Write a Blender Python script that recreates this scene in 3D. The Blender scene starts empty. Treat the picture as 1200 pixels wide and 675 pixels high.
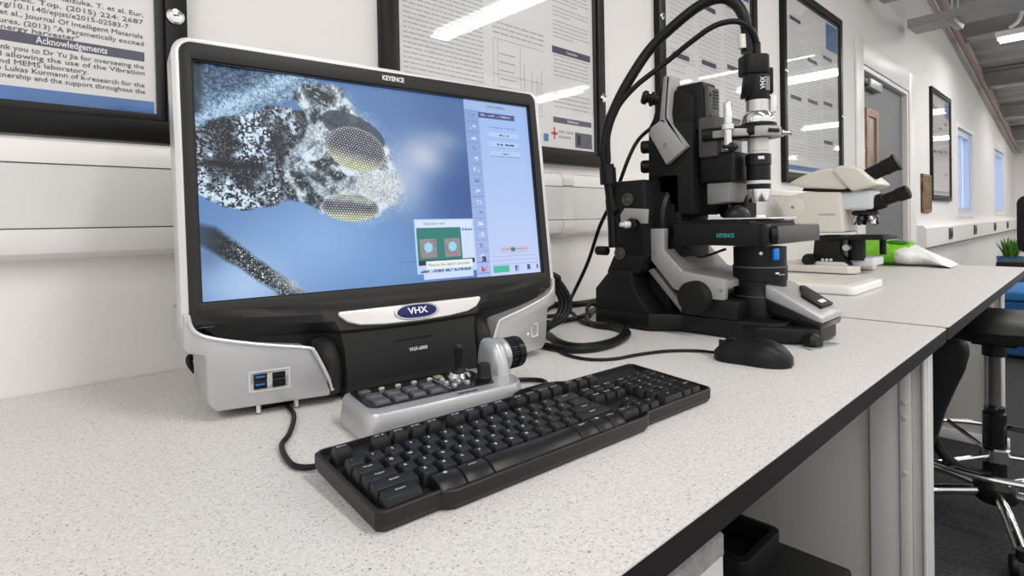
import bpy, bmesh, math, random
import numpy as np
from mathutils import Matrix, Vector, noise as mnoise
random.seed(7)
rng = np.random.default_rng(5)
R_ = math.radians
scene = bpy.context.scene
C = scene.collection

# ------------------------------------------------------------------ camera, world, exposure
CZ, BZ = 0.9755, 0.75            # camera height, worktop height
YAW, PITCH, ROLL = R_(-43.45), R_(-0.67), R_(1.06)
FPX, CX, CY = 656.8, 600.0, 267.2
RM = (Matrix.Rotation(YAW, 3, 'Z') @ Matrix.Rotation(PITCH, 3, 'X') @ Matrix.Rotation(ROLL, 3, 'Y'))
cam = bpy.data.cameras.new('camera')
cam.sensor_width = 36.0
cam.lens = 36.0 * FPX / 1200.0
cam.shift_y = -(337.5 - CY) / 1200.0
cam.clip_start = 0.02
camo = bpy.data.objects.new('camera', cam)
C.objects.link(camo)
rgt, fwd, up = RM.col[0], RM.col[1], RM.col[2]
m3 = Matrix((rgt, up, -fwd)).transposed()
camo.matrix_world = Matrix.Translation((0, 0, CZ)) @ m3.to_4x4()
scene.camera = camo

world = bpy.data.worlds.new('world')
scene.world = world
world.use_nodes = True
world.node_tree.nodes['Background'].inputs['Color'].default_value = (1.0, 0.992, 0.98, 1)
world.node_tree.nodes['Background'].inputs['Strength'].default_value = 1.0
scene.view_settings.view_transform = 'Standard'
scene.view_settings.look = 'None'
scene.view_settings.exposure = 0.0
scene.view_settings.gamma = 1.0
scene.view_settings.use_curve_mapping = False
LAMP_W = 20.0

# a pixel of the 1200 x 675 photograph to a point of the place
def ray(px, py):
    return RM @ Vector((px - CX, FPX, -(py - CY))) / FPX
def P(px, py, d): return ray(px, py) * d + Vector((0, 0, CZ))
def PX(px, py, x): v = ray(px, py); return v * (x / v.x) + Vector((0, 0, CZ))
def PY(px, py, y): v = ray(px, py); return v * (y / v.y) + Vector((0, 0, CZ))
def PZ(px, py, z): v = ray(px, py); return v * ((z - CZ) / v.z) + Vector((0, 0, CZ))

# ------------------------------------------------------------------ materials
def mat(name, col, rough=0.5, metal=0.0, emit=None, es=1.0, noise=None, spec=0.5, bump=None, coat=0.0):
    m = bpy.data.materials.new(name)
    m.use_nodes = True
    nt = m.node_tree
    b = nt.nodes['Principled BSDF']
    b.inputs['Base Color'].default_value = (*col, 1)
    b.inputs['Roughness'].default_value = rough
    b.inputs['Metallic'].default_value = metal
    b.inputs['Specular IOR Level'].default_value = spec
    b.inputs['Coat Weight'].default_value = coat
    b.inputs['Coat Roughness'].default_value = 0.1
    if emit:
        b.inputs['Emission Color'].default_value = (*emit, 1)
        b.inputs['Emission Strength'].default_value = es
    tc = nt.nodes.new('ShaderNodeTexCoord')
    if noise:
        sc, amt = noise
        n = nt.nodes.new('ShaderNodeTexNoise'); n.inputs['Scale'].default_value = sc; n.inputs['Detail'].default_value = 4
        nt.links.new(tc.outputs['Object'], n.inputs['Vector'])
        r = nt.nodes.new('ShaderNodeMapRange')
        r.inputs['From Min'].default_value = 0.3; r.inputs['From Max'].default_value = 0.7
        r.inputs['To Min'].default_value = 1 - amt; r.inputs['To Max'].default_value = 1 + amt
        nt.links.new(n.outputs['Fac'], r.inputs['Value'])
        mx = nt.nodes.new('ShaderNodeVectorMath'); mx.operation = 'SCALE'
        mx.inputs[0].default_value = col
        nt.links.new(r.outputs['Result'], mx.inputs['Scale'])
        nt.links.new(mx.outputs['Vector'], b.inputs['Base Color'])
    if bump:
        sc, st = bump
        n2 = nt.nodes.new('ShaderNodeTexNoise'); n2.inputs['Scale'].default_value = sc; n2.inputs['Detail'].default_value = 3
        nt.links.new(tc.outputs['Object'], n2.inputs['Vector'])
        bp = nt.nodes.new('ShaderNodeBump'); bp.inputs['Strength'].default_value = st; bp.inputs['Distance'].default_value = 0.002
        nt.links.new(n2.outputs['Fac'], bp.inputs['Height'])
        nt.links.new(bp.outputs['Normal'], b.inputs['Normal'])
    return m

def mix_color(nt, fac, a, b):
    mx = nt.nodes.new('ShaderNodeMix'); mx.data_type = 'RGBA'
    if hasattr(fac, 'links'): nt.links.new(fac, mx.inputs[0])
    else: mx.inputs[0].default_value = fac
    for s, v in ((mx.inputs[6], a), (mx.inputs[7], b)):
        if hasattr(v, 'links'): nt.links.new(v, s)
        else: s.default_value = (*v, 1)
    return mx.outputs[2]

def speckled(name, base, specks):
    """laminate worktop: pale ground with small grey and brown flecks"""
    m = mat(name, base, 0.42)
    nt = m.node_tree; b = nt.nodes['Principled BSDF']
    tc = nt.nodes['Texture Coordinate'] if 'Texture Coordinate' in nt.nodes else nt.nodes.new('ShaderNodeTexCoord')
    n = nt.nodes.new('ShaderNodeTexNoise'); n.inputs['Scale'].default_value = 260; n.inputs['Detail'].default_value = 3
    nt.links.new(tc.outputs['Object'], n.inputs['Vector'])
    r = nt.nodes.new('ShaderNodeMapRange'); r.inputs['From Min'].default_value = 0.35; r.inputs['From Max'].default_value = 0.65
    nt.links.new(n.outputs['Fac'], r.inputs['Value'])
    col = mix_color(nt, r.outputs['Result'], tuple(c * 0.9 for c in base), tuple(min(1, c * 1.05) for c in base))
    for sc, thr, rad, c in specks:
        v = nt.nodes.new('ShaderNodeTexVoronoi'); v.inputs['Scale'].default_value = sc
        nt.links.new(tc.outputs['Object'], v.inputs['Vector'])
        sp = nt.nodes.new('ShaderNodeSeparateColor'); nt.links.new(v.outputs['Color'], sp.inputs['Color'])
        l1 = nt.nodes.new('ShaderNodeMath'); l1.operation = 'LESS_THAN'; l1.inputs[1].default_value = thr
        nt.links.new(sp.outputs[0], l1.inputs[0])
        rr = nt.nodes.new('ShaderNodeMath'); rr.operation = 'MULTIPLY'; rr.inputs[1].default_value = rad
        nt.links.new(sp.outputs[1], rr.inputs[0])
        l2 = nt.nodes.new('ShaderNodeMath'); l2.operation = 'LESS_THAN'
        nt.links.new(v.outputs['Distance'], l2.inputs[0]); nt.links.new(rr.outputs[0], l2.inputs[1])
        mu = nt.nodes.new('ShaderNodeMath'); mu.operation = 'MULTIPLY'
        nt.links.new(l1.outputs[0], mu.inputs[0]); nt.links.new(l2.outputs[0], mu.inputs[1])
        col = mix_color(nt, mu.outputs[0], col, c)
    nt.links.new(col, b.inputs['Base Color'])
    return m

M = {}
M['wall'] = mat('wall_paint', (.80, .775, .75), .75, noise=(3, .015))
M['wall_trim'] = mat('white_gloss_trim', (.82, .80, .78), .4)
M['trunking'] = mat('white_plastic_trunking', (.80, .775, .755), .45)
M['trunking_lid'] = mat('trunking_lid_plastic', (.70, .69, .675), .45)
M['groove'] = mat('dark_groove', (.12, .115, .11), .7)
M['ceiling'] = mat('ceiling_panel', (.52, .505, .49), .8, noise=(4, .06))
M['fascia'] = mat('pinkish_fascia', (.62, .53, .50), .7, noise=(5, .12))
M['fascia_red'] = mat('faded_red_pipe', (.42, .30, .28), .6)
M['steel_gal'] = mat('galvanised_steel', (.42, .415, .41), .5, .5, noise=(12, .07))
M['carpet'] = mat('charcoal_carpet', (.032, .032, .034), .95, noise=(90, .55), bump=(400, .6))
M['door'] = mat('grey_door_paint', (.15, .152, .158), .5)
M['door_frame'] = mat('door_frame_grey', (.55, .54, .53), .45)
M['oak'] = mat('oak_wood', (.38, .20, .11), .45, noise=(18, .25))
M['pane'] = mat('daylight_pane', (.3, .4, .6), .2, emit=(.55, .67, .98), es=.9)
M['pane_dark'] = mat('vision_glass', (.17, .12, .09), .3)
M['win_frame'] = mat('window_frame_blue_grey', (.55, .62, .78), .4)
M['bench'] = speckled('speckled_white_laminate', (.71, .69, .675),
                      [(620, .55, .55, (.50, .475, .455)), (420, .25, .42, (.34, .32, .31)), (190, .08, .22, (.18, .17, .165)), (480, .2, .42, (.55, .47, .41))])
M['bench_edge'] = mat('dark_laminate_edge', (.015, .0135, .0135), .42, spec=.3)
M['leg'] = mat('white_powder_coat', (.66, .65, .64), .4)
M['end_panel'] = mat('pale_grey_end_panel', (.55, .535, .52), .5)
M['ped'] = mat('pale_grey_cabinet', (.60, .58, .57), .45)
M['ped_dark'] = mat('grey_cabinet_grip', (.30, .29, .285), .5, noise=(200, .2))
M['black'] = mat('black_plastic', (.007, .007, .0075), .42, noise=(60, .1), spec=.25)
M['black_gloss'] = mat('black_gloss_plastic', (.008, .008, .009), .2, spec=.35)
M['black_matt'] = mat('black_matt_plastic', (.010, .0095, .0095), .55, bump=(900, .2), spec=.22)
M['deck'] = mat('charcoal_matt_plastic', (.012, .0115, .0115), .45, bump=(1500, .12), spec=.28)
M['bezel'] = mat('charcoal_bezel', (.022, .020, .0185), .45, spec=.25)
M['key'] = mat('black_key_plastic', (.010, .010, .0105), .36, spec=.35)
M['kb'] = mat('black_keyboard_case', (.014, .012, .0115), .40, bump=(1200, .15), spec=.3)
M['legend'] = mat('white_legend_print', (.75, .75, .75), .5)
M['legend_grey'] = mat('grey_legend_print', (.45, .45, .46), .5)
M['silver'] = mat('silver_paint', (.46, .46, .47), .34, .45, coat=.15)
M['rim'] = mat('pale_silver_rim', (.60, .595, .59), .32, .35, coat=.15)
M['silver_dark'] = mat('satin_silver', (.42, .42, .425), .38, .45)
M['silver_matt'] = mat('light_grey_cast_metal', (.37, .365, .36), .5, .2, bump=(700, .15))
M['chrome'] = mat('polished_chrome', (.82, .82, .82), .12, 1.0)
M['steel'] = mat('brushed_steel', (.62, .61, .60), .3, .9)
M['plate'] = mat('brushed_aluminium_plate', (.70, .68, .66), .35, .35)
M['navy'] = mat('navy_badge', (.012, .014, .10), .5, spec=.2)
M['grey_btn'] = mat('grey_rubber_button', (.075, .075, .08), .35)
M['white_plastic'] = mat('ivory_plastic', (.74, .70, .63), .35)
M['white_slab'] = mat('white_plastic', (.84, .835, .82), .35)
M['pale_blue'] = mat('pale_blue_plastic_and_lit_nose', (.68, .71, .75), .4)
M['blue_tab'] = mat('bright_blue_plastic', (.01, .20, .72), .35)
M['usb_blue'] = mat('usb_blue', (.02, .14, .50), .4)
M['grey_stand'] = mat('dark_grey_cast_metal', (.065, .064, .062), .45)
M['grey_mid'] = mat('mid_grey_metal', (.24, .235, .23), .45)
M['green'] = mat('lime_green_plastic', (.20, .56, .02), .35, noise=(25, .15))
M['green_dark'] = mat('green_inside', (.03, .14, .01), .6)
M['clear_white'] = mat('cloudy_white_plastic', (.72, .73, .72), .35, noise=(30, .1))
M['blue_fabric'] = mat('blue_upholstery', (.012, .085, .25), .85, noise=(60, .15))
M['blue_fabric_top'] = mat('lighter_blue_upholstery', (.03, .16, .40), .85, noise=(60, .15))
M['leaf'] = mat('leaf_green', (.08, .22, .03), .5, noise=(30, .4))
M['pot_blue'] = mat('blue_glazed_pot', (.01, .09, .30), .35)
M['soil'] = mat('potting_soil', (.04, .025, .015), .95)
M['paper'] = mat('poster_paper', (.72, .71, .70), .45)
M['paper_blue'] = mat('poster_blue_print', (.035, .13, .36), .4, noise=(8, .3))
M['ink'] = mat('printed_grey_ink', (.20, .20, .21), .6)
M['ink_light'] = mat('printed_pale_ink', (.42, .42, .43), .6)
M['ink_black'] = mat('printed_black_ink', (.03, .03, .035), .6)
M['bar'] = mat('printed_dark_bar', (.035, .035, .075), .5)
M['ink_red'] = mat('printed_red', (.60, .06, .05), .5)
M['frame'] = mat('black_aluminium_frame', (.008, .0075, .0075), .4, .0, spec=.22)
M['frame_bevel'] = mat('black_frame_inner_lip', (.022, .021, .0205), .35, .1, spec=.3)
M['plaque'] = mat('mottled_brown_panel', (.16, .105, .05), .7, noise=(28, .7))
M['glass_green'] = mat('greenish_glass', (.30, .38, .34), .08)
M['lamp'] = mat('lit_tube', (1, 1, 1), .4, emit=(1, .98, .95), es=6.0)
M['ink_washed'] = mat('reflection_washed_ink', (.55, .545, .54), .6)  # ink paled to carry the wash of reflections over the farther sheets
M['amber_dull'] = mat('dull_amber_button', (.30, .27, .16), .4)
M['led'] = mat('amber_led', (.9, .7, .3), .4, emit=(1, .8, .4), es=1.0)
M['teal'] = mat('teal_print', (.06, .34, .31), .5)
M['specimen'] = mat('white_specimen', (.85, .88, .92), .5)

def glass_material():
    m = bpy.data.materials.new('poster_glazing'); m.use_nodes = True
    nt = m.node_tree; nt.nodes.clear()
    out = nt.nodes.new('ShaderNodeOutputMaterial'); mx = nt.nodes.new('ShaderNodeMixShader')
    t = nt.nodes.new('ShaderNodeBsdfTransparent'); g = nt.nodes.new('ShaderNodeBsdfGlossy')
    g.inputs['Roughness'].default_value = .03
    lw = nt.nodes.new('ShaderNodeLayerWeight'); lw.inputs['Blend'].default_value = .5
    pw = nt.nodes.new('ShaderNodeMath'); pw.operation = 'POWER'; pw.inputs[1].default_value = 5
    f = nt.nodes.new('ShaderNodeMath'); f.operation = 'MULTIPLY_ADD'; f.inputs[1].default_value = .80; f.inputs[2].default_value = .035
    nt.links.new(lw.outputs['Facing'], pw.inputs[0]); nt.links.new(pw.outputs[0], f.inputs[0])
    nt.links.new(f.outputs[0], mx.inputs[0]); nt.links.new(t.outputs[0], mx.inputs[1]); nt.links.new(g.outputs[0], mx.inputs[2])
    nt.links.new(mx.outputs[0], out.inputs['Surface'])
    return m
M['glazing'] = glass_material()

# ------------------------------------------------------------------ mesh helpers
def catmull(pts, n=8):
    p = [Vector(q) for q in pts]
    p = [p[0] * 2 - p[1]] + p + [p[-1] * 2 - p[-2]]
    out = []
    for i in range(1, len(p) - 2):
        for k in range(n):
            t = k / n
            a, b, c, d = p[i - 1], p[i], p[i + 1], p[i + 2]
            out.append(.5 * ((2 * b) + (c - a) * t + (2 * a - 5 * b + 4 * c - d) * t * t + (3 * b - a - 3 * c + d) * t ** 3))
    out.append(p[-2])
    return out

class MB:
    def __init__(self, off=(0, 0, 0)):
        self.bm = bmesh.new(); self.mi = 0; self.off = Vector(off)
    def _new(self, verts, faces, bev=0, seg=2, m=None):
        bm = self.bm
        vs = [bm.verts.new(Vector(v)) for v in verts]
        fs = []
        for f in faces:
            try: fs.append(bm.faces.new([vs[i] for i in f]))
            except ValueError: pass
        bmesh.ops.recalc_face_normals(bm, faces=fs)
        for f in fs: f.material_index = self.mi; f.smooth = True
        if m is not None: bmesh.ops.transform(bm, matrix=m, verts=vs)
        if bev > 0:
            es = list({e for f in fs for e in f.edges if len(e.link_faces) == 2 and e.calc_face_angle(0) > .35})
            r = bmesh.ops.bevel(bm, geom=es, offset=bev, segments=seg, affect='EDGES', profile=.5, clamp_overlap=True)
            for f in r['faces']: f.material_index = self.mi; f.smooth = True
        return vs
    def box(self, x0, x1, y0, y1, z0, z1, bev=0, seg=2, m=None):
        v = [(x, y, z) for x in (x0, x1) for y in (y0, y1) for z in (z0, z1)]
        return self._new(v, [(0, 1, 3, 2), (4, 6, 7, 5), (0, 4, 5, 1), (2, 3, 7, 6), (0, 2, 6, 4), (1, 5, 7, 3)], bev, seg, m)
    def frustum(self, lo, hi, z0, z1, bev=0, seg=2, m=None):
        (a0, a1, b0, b1), (c0, c1, d0, d1) = lo, hi
        v = [(a0, b0, z0), (a1, b0, z0), (a1, b1, z0), (a0, b1, z0), (c0, d0, z1), (c1, d0, z1), (c1, d1, z1), (c0, d1, z1)]
        return self._new(v, [(3, 2, 1, 0), (4, 5, 6, 7), (0, 1, 5, 4), (1, 2, 6, 5), (2, 3, 7, 6), (3, 0, 4, 7)], bev, seg, m)
    def prism(self, poly, axis, a0, a1, bev=0, seg=2, m=None):
        f = {'x': lambda p, a: (a, p[0], p[1]), 'y': lambda p, a: (p[0], a, p[1]), 'z': lambda p, a: (p[0], p[1], a)}[axis]
        n = len(poly)
        v = [f(p, a0) for p in poly] + [f(p, a1) for p in poly]
        fc = [tuple(range(n)), tuple(range(2 * n - 1, n - 1, -1))] + [(i, (i + 1) % n, n + (i + 1) % n, n + i) for i in range(n)]
        return self._new(v, fc, bev, seg, m)
    def ring(self, outer, inner, axis, a0, a1, bev=0):
        f = {'x': lambda p, a: (a, p[0], p[1]), 'y': lambda p, a: (p[0], a, p[1]), 'z': lambda p, a: (p[0], p[1], a)}[axis]
        n = len(outer)
        v = [f(p, a0) for p in outer] + [f(p, a0) for p in inner] + [f(p, a1) for p in outer] + [f(p, a1) for p in inner]
        fc = []
        for i in range(n):
            j = (i + 1) % n
            fc += [(i, j, n + j, n + i), (2 * n + j, 2 * n + i, 3 * n + i, 3 * n + j), (j, i, 2 * n + i, 2 * n + j), (n + i, n + j, 3 * n + j, 3 * n + i)]
        return self._new(v, fc, bev)
    def cyl(self, p0, p1, r0, r1=None, n=28, bev=0):
        p0, p1 = Vector(p0), Vector(p1)
        r1 = r0 if r1 is None else r1
        d = (p1 - p0); q = d.to_track_quat('Z', 'Y').to_matrix()
        v = []
        for p, r in ((p0, r0), (p1, r1)):
            for i in range(n):
                a = 2 * math.pi * i / n
                v.append(p + q @ Vector((r * math.cos(a), r * math.sin(a), 0)))
        fc = [tuple(range(n - 1, -1, -1)), tuple(range(n, 2 * n))] + [(i, (i + 1) % n, n + (i + 1) % n, n + i) for i in range(n)]
        return self._new(v, fc, bev)
    def lathe(self, prof, c=(0, 0, 0), d=(0, 0, 1), n=36):
        """prof: (radius, height) pairs along direction d from c"""
        c = Vector(c); q = Vector(d).to_track_quat('Z', 'Y').to_matrix()
        v = []; fc = []
        for r, h in prof:
            for i in range(n):
                a = 2 * math.pi * i / n
                v.append(c + q @ Vector((r * math.cos(a), r * math.sin(a), h)))
        for k in range(len(prof) - 1):
            for i in range(n):
                j = (i + 1) % n
                fc.append((k * n + i, k * n + j, (k + 1) * n + j, (k + 1) * n + i))
        fc += [tuple(range(n - 1, -1, -1)), tuple(range((len(prof) - 1) * n, len(prof) * n))]
        return self._new(v, fc)
    def tube(self, pts, r, n=10, k=8, closed=False):
        c = catmull(pts, k) if k > 1 else [Vector(p) for p in pts]
        v = []; fc = []
        prev = None
        for i, p in enumerate(c):
            t = (c[min(i + 1, len(c) - 1)] - c[max(i - 1, 0)])
            t = t.normalized() if t.length > 1e-9 else Vector((0, 0, 1))
            if prev is None:
                prev = t.orthogonal().normalized()
            u = (prev - t * prev.dot(t)); u = u.normalized() if u.length > 1e-6 else t.orthogonal().normalized()
            w = t.cross(u); prev = u
            for j in range(n):
                a = 2 * math.pi * j / n
                v.append(p + u * (r * math.cos(a)) + w * (r * math.sin(a)))
        L = len(c)
        for i in range(L - 1):
            for j in range(n):
                q = (j + 1) % n
                fc.append((i * n + j, i * n + q, (i + 1) * n + q, (i + 1) * n + j))
        fc += [tuple(range(n - 1, -1, -1)), tuple(range((L - 1) * n, L * n))]
        return self._new(v, fc)
    def ell(self, c, r, seg=24, rings=14, m=None, zmin=None):
        if not hasattr(r, '__len__'): r = (r, r, r)
        mm = Matrix.Translation(c) @ Matrix.Diagonal((*r, 1))
        if m is not None: mm = m @ mm
        res = bmesh.ops.create_uvsphere(self.bm, u_segments=seg, v_segments=rings, radius=1, matrix=mm)
        for v in res['verts']:
            if zmin is not None and v.co.z < zmin: v.co.z = zmin
            for f in v.link_faces: f.material_index = self.mi; f.smooth = True
        return res['verts']
    def torus(self, c, R, r, d=(0, 0, 1), n=40, k=10):
        c = Vector(c); q = Vector(d).to_track_quat('Z', 'Y').to_matrix()
        v = []; fc = []
        for i in range(n):
            a = 2 * math.pi * i / n
            for j in range(k):
                b = 2 * math.pi * j / k
                v.append(c + q @ Vector(((R + r * math.cos(b)) * math.cos(a), (R + r * math.cos(b)) * math.sin(a), r * math.sin(b))))
        for i in range(n):
            for j in range(k):
                fc.append((i * k + j, ((i + 1) % n) * k + j, ((i + 1) % n) * k + (j + 1) % k, i * k + (j + 1) % k))
        return self._new(v, fc)
    def grid(self, rows, cap=False):
        """rows: list of equal-length point lists"""
        n = len(rows[0]); v = [p for r in rows for p in r]; fc = []
        for i in range(len(rows) - 1):
            for j in range(n - 1):
                fc.append((i * n + j, i * n + j + 1, (i + 1) * n + j + 1, (i + 1) * n + j))
        return self._new(v, fc)
    def loft(self, rings):
        """closed rings of equal length, capped"""
        n = len(rings[0]); v = [p for r in rings for p in r]; fc = []
        for i in range(len(rings) - 1):
            for j in range(n):
                q = (j + 1) % n
                fc.append((i * n + j, i * n + q, (i + 1) * n + q, (i + 1) * n + j))
        fc += [tuple(range(n - 1, -1, -1)), tuple(range((len(rings) - 1) * n, len(rings) * n))]
        return self._new(v, fc)
    def xf(self, m):
        bmesh.ops.transform(self.bm, matrix=m, verts=self.bm.verts); return self
    def build(self, name, mats, parent=None, sharp=32):
        if not isinstance(mats, (list, tuple)): mats = [mats]
        if self.off.length > 0: bmesh.ops.translate(self.bm, vec=-self.off, verts=self.bm.verts)
        me = bpy.data.meshes.new(name)
        self.bm.to_mesh(me); self.bm.free()
        for m in mats: me.materials.append(m)
        try: me.set_sharp_from_angle(angle=R_(sharp))
        except Exception: pass
        o = bpy.data.objects.new(name, me)
        C.objects.link(o)
        if parent is not None: o.parent = parent
        else: o.location = self.off
        return o

def rrect(x0, x1, z0, z1, r, n=6):
    """rounded rectangle; r is a number or (bottom left, bottom right, top right, top left)"""
    if not hasattr(r, '__len__'): r = (r,) * 4
    out = []
    for (cx, cz, a0), q in zip(((x0, z0, 180), (x1, z0, 270), (x1, z1, 0), (x0, z1, 90)), r):
        ox = cx + q * (1 if cx == x0 else -1); oz = cz + q * (1 if cz == z0 else -1)
        for i in range(n + 1):
            a = R_(a0 + 90 * i / n)
            out.append((ox + q * math.cos(a), oz + q * math.sin(a)))
    return out

def thing(name, label, cat, loc=(0, 0, 0), rot=(0, 0, 0), group=None):
    o = bpy.data.objects.new(name, None); C.objects.link(o)
    o.empty_display_size = .05
    o.location = loc; o.rotation_euler = rot
    o['label'] = label; o['category'] = cat
    if group: o['group'] = group
    return o
def tag(o, label, cat, group=None):
    o['label'] = label; o['category'] = cat
    if group: o['group'] = group
    return o
def struct(o):
    o['kind'] = 'structure'; return o

WALLROT = Matrix.Rotation(R_(90), 4, 'X')     # text plane facing -y
def txt(s, size, m, parent, mtx, name='printed_text', width=None, align='LEFT', ext=.0002, bold=0.0, shear=0):
    cu = bpy.data.curves.new(name, 'FONT')
    cu.body = s; cu.size = size; cu.extrude = ext; cu.align_x = align; cu.align_y = 'CENTER'
    cu.offset = bold; cu.resolution_u = 2; cu.shear = shear
    t = bpy.data.objects.new(name, cu); C.objects.link(t)
    bpy.context.view_layer.update()
    me = bpy.data.meshes.new_from_object(t.evaluated_get(bpy.context.evaluated_depsgraph_get()))
    bpy.data.objects.remove(t); bpy.data.curves.remove(cu)
    if width and len(me.vertices):
        xs = [v.co.x for v in me.vertices]; w = max(xs) - min(xs)
        if w > 0: me.transform(Matrix.Diagonal((width / w, 1, 1, 1)))
    me.transform(mtx)
    me.name = name; me.materials.clear(); me.materials.append(m)
    o = bpy.data.objects.new(name, me); C.objects.link(o)
    if parent is not None: o.parent = parent
    return o
def T(x, y, z): return Matrix.Translation((x, y, z))
def RX(a): return Matrix.Rotation(R_(a), 4, 'X')
def RY(a): return Matrix.Rotation(R_(a), 4, 'Y')
def RZ(a): return Matrix.Rotation(R_(a), 4, 'Z')

# ================================================================== the room
WY = 1.012
def zceil(x): return 2.72 - .129 * (x - 8.03)
XE = 12.4
holes = [(7.15, 8.10, .97, 1.85), (9.95, 11.0, .98, 1.84), (3.93, 5.10, -.01, 1.90)]
b = MB()
xs = sorted({-2.5, XE + .1} | {h[0] for h in holes} | {h[1] for h in holes})
for x0, x1 in zip(xs, xs[1:]):
    zs = [(0.0, None)]
    h = [q for q in holes if q[0] <= x0 and q[1] >= x1]
    segs = []
    if h:
        if h[0][2] > 0: segs.append((0, h[0][2]))
        segs.append((h[0][3], None))
    else: segs.append((0, None))
    for z0, z1 in segs:
        ta, tb = (zceil(x0) + .02, zceil(x1) + .02) if z1 is None else (z1, z1)
        b.prism([(x0, z0), (x1, z0), (x1, tb), (x0, ta)], 'y', WY, WY + .14)
struct(b.build('wall_back', M['wall']))
b = MB(); b.box(XE, XE + .12, -4.0, WY, 0, zceil(XE) + .05); struct(b.build('wall_right', M['wall']))
b = MB(); b.box(-2.5, XE + .1, -4.0, WY + .14, -.06, 0); struct(b.build('floor', M['carpet']))
b = MB()
b.prism([(-2.5, zceil(-2.5)), (XE + .1, zceil(XE + .1)), (XE + .1, zceil(XE + .1) + .1), (-2.5, zceil(-2.5) + .1)], 'y', -4.0, WY + .14)
for i in range(44):      # profiled sheet ribs
    x = -2 + i * .33
    b.prism([(x, zceil(x)), (x + .09, zceil(x + .09)), (x + .07, zceil(x + .07) - .035), (x + .02, zceil(x + .02) - .035)], 'y', -4.0, WY - .01)
struct(b.build('ceiling', M['ceiling']))
# fascia where the roof meets the wall
b = MB()
b.prism([(3.0, zceil(3.0) - .02), (XE, zceil(XE) - .02), (XE, zceil(XE) - .14), (3.0, zceil(3.0) - .14)], 'y', WY - .05, WY)
b.mi = 1
b.prism([(3.0, zceil(3.0) - .16), (XE, zceil(XE) - .16), (XE, zceil(XE) - .19), (3.0, zceil(3.0) - .19)], 'y', WY - .02, WY)
struct(b.build('trim_1', [M['fascia'], M['wall_trim']]))
# bench trunking on the wall, left run
b = MB()
prof = [(WY, .934), (WY - .022, .936), (WY - .034, .944), (WY - .039, .957), (WY - .039, .9765), (WY - .036, .978), (WY - .036, 1.064),
        (WY - .039, 1.0655), (WY - .039, 1.084), (WY - .033, 1.096), (WY - .022, 1.101), (WY, 1.102)]
b.prism(prof, 'x', -2.4, 3.80)
b.mi = 1
b.box(-2.4, 3.80, WY - .0385, WY - .034, .9785, 1.0635)
b.mi = 2
for z in (.9768, 1.0642): b.box(-2.4, 3.80, WY - .0392, WY - .034, z, z + .0013)
struct(b.build('trim_2', [M['trunking'], M['trunking_lid'], M['groove']]))
b = MB()
b.prism([(y - .003 if y < WY - .001 else y, z + (.003 if z > 1.0 else -.003)) for y, z in prof], 'x', 1.107, 1.150, .001)
struct(b.build('trim_3', M['trunking']))
# far dado trunking
b = MB()
b.prism([(WY, .70), (WY - .05, .70), (WY - .06, .712), (WY - .06, .86), (WY - .035, .885), (WY, .885)], 'x', 5.36, XE)
b.mi = 1
b.box(5.36, XE, WY - .0605, WY - .05, .70, .706)
struct(b.build('trim_4', [M['trunking'], M['groove']]))
for i, (x, lab) in enumerate(((6.35, 'dark power socket on the far trunking, closest to the door'), (7.75, 'dark power socket on the trunking below the nearer window'),
                              (9.35, 'dark power socket on the trunking between the two windows'), (10.7, 'dark power socket on the trunking below the far window'))):
    t = thing('power_socket', lab, 'socket', (x, WY - .06, .795), group='sockets along the far trunking')
    b = MB(); b.box(-.075, .075, -.010, 0, -.05, .05, .004); b.build('face_plate', M['grey_stand'], t)
    b = MB()
    for s in (-1, 1): b.box(s * .036 - .02, s * .036 + .02, -.013, -.009, -.025, .02, .002)
    b.build('socket_inlet', M['black'], t)

# windows
for i, (x0, x1, z0, z1) in enumerate(holes[:2]):
    w = struct(bpy.data.objects.new('window_%d' % (i + 1), None)); C.objects.link(w); w.location = ((x0 + x1) / 2, WY, z0)
    hw, hh = (x1 - x0) / 2, z1 - z0
    b = MB(); b.ring([(-hw, 0), (hw, 0), (hw, hh), (-hw, hh)], [(-hw + .06, .06), (hw - .06, .06), (hw - .06, hh - .06), (-hw + .06, hh - .06)], 'y', .02, .10)
    b.box(-.02, .02, .03, .09, .06, hh - .06)
    b.build('window_frame', M['win_frame'], w)
    b = MB(); b.box(-hw + .05, hw - .05, .075, .085, .05, hh - .05); b.build('window_pane', M['pane'], w)
    b = MB(); b.ring([(-hw - .04, -.04), (hw + .04, -.04), (hw + .04, hh + .04), (-hw - .04, hh + .04)], [(-hw, 0), (hw, 0), (hw, hh), (-hw, hh)], 'y', -.008, 0); b.build('window_surround', M['wall_trim'], w)

# door
dx0, dx1, dz = 3.93, 5.10, 1.90
d = struct(bpy.data.objects.new('door_1', None)); C.objects.link(d); d.location = (dx0, WY, 0)
W = dx1 - dx0
b = MB()
for o_, i_, y0, y1 in ((.15, .0, -.012, 0), (.0, -.03, -.002, .06)):
    for x0, x1, z0, z1 in ((-o_, -i_, 0, dz + o_), (W + i_, W + o_, 0, dz + o_), (-i_, W + i_, dz + i_, dz + o_)): b.box(x0, x1, y0, y1, z0, z1, .004)
b.build('architrave', M['wall_trim'], d)
b = MB(); b.box(.03, W - .03, .035, .08, .008, dz - .03); b.build('door_leaf', M['door'], d)
vx0, vx1, vz0, vz1 = .17, .44, .93, 1.66
b = MB(); b.ring([(vx0, vz0), (vx1, vz0), (vx1, vz1), (vx0, vz1)], [(vx0 + .05, vz0 + .05), (vx1 - .05, vz0 + .05), (vx1 - .05, vz1 - .05), (vx0 + .05, vz1 - .05)], 'y', .018, .04, .003)
vp = b.build('vision_panel_frame', M['oak'], d)
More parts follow.
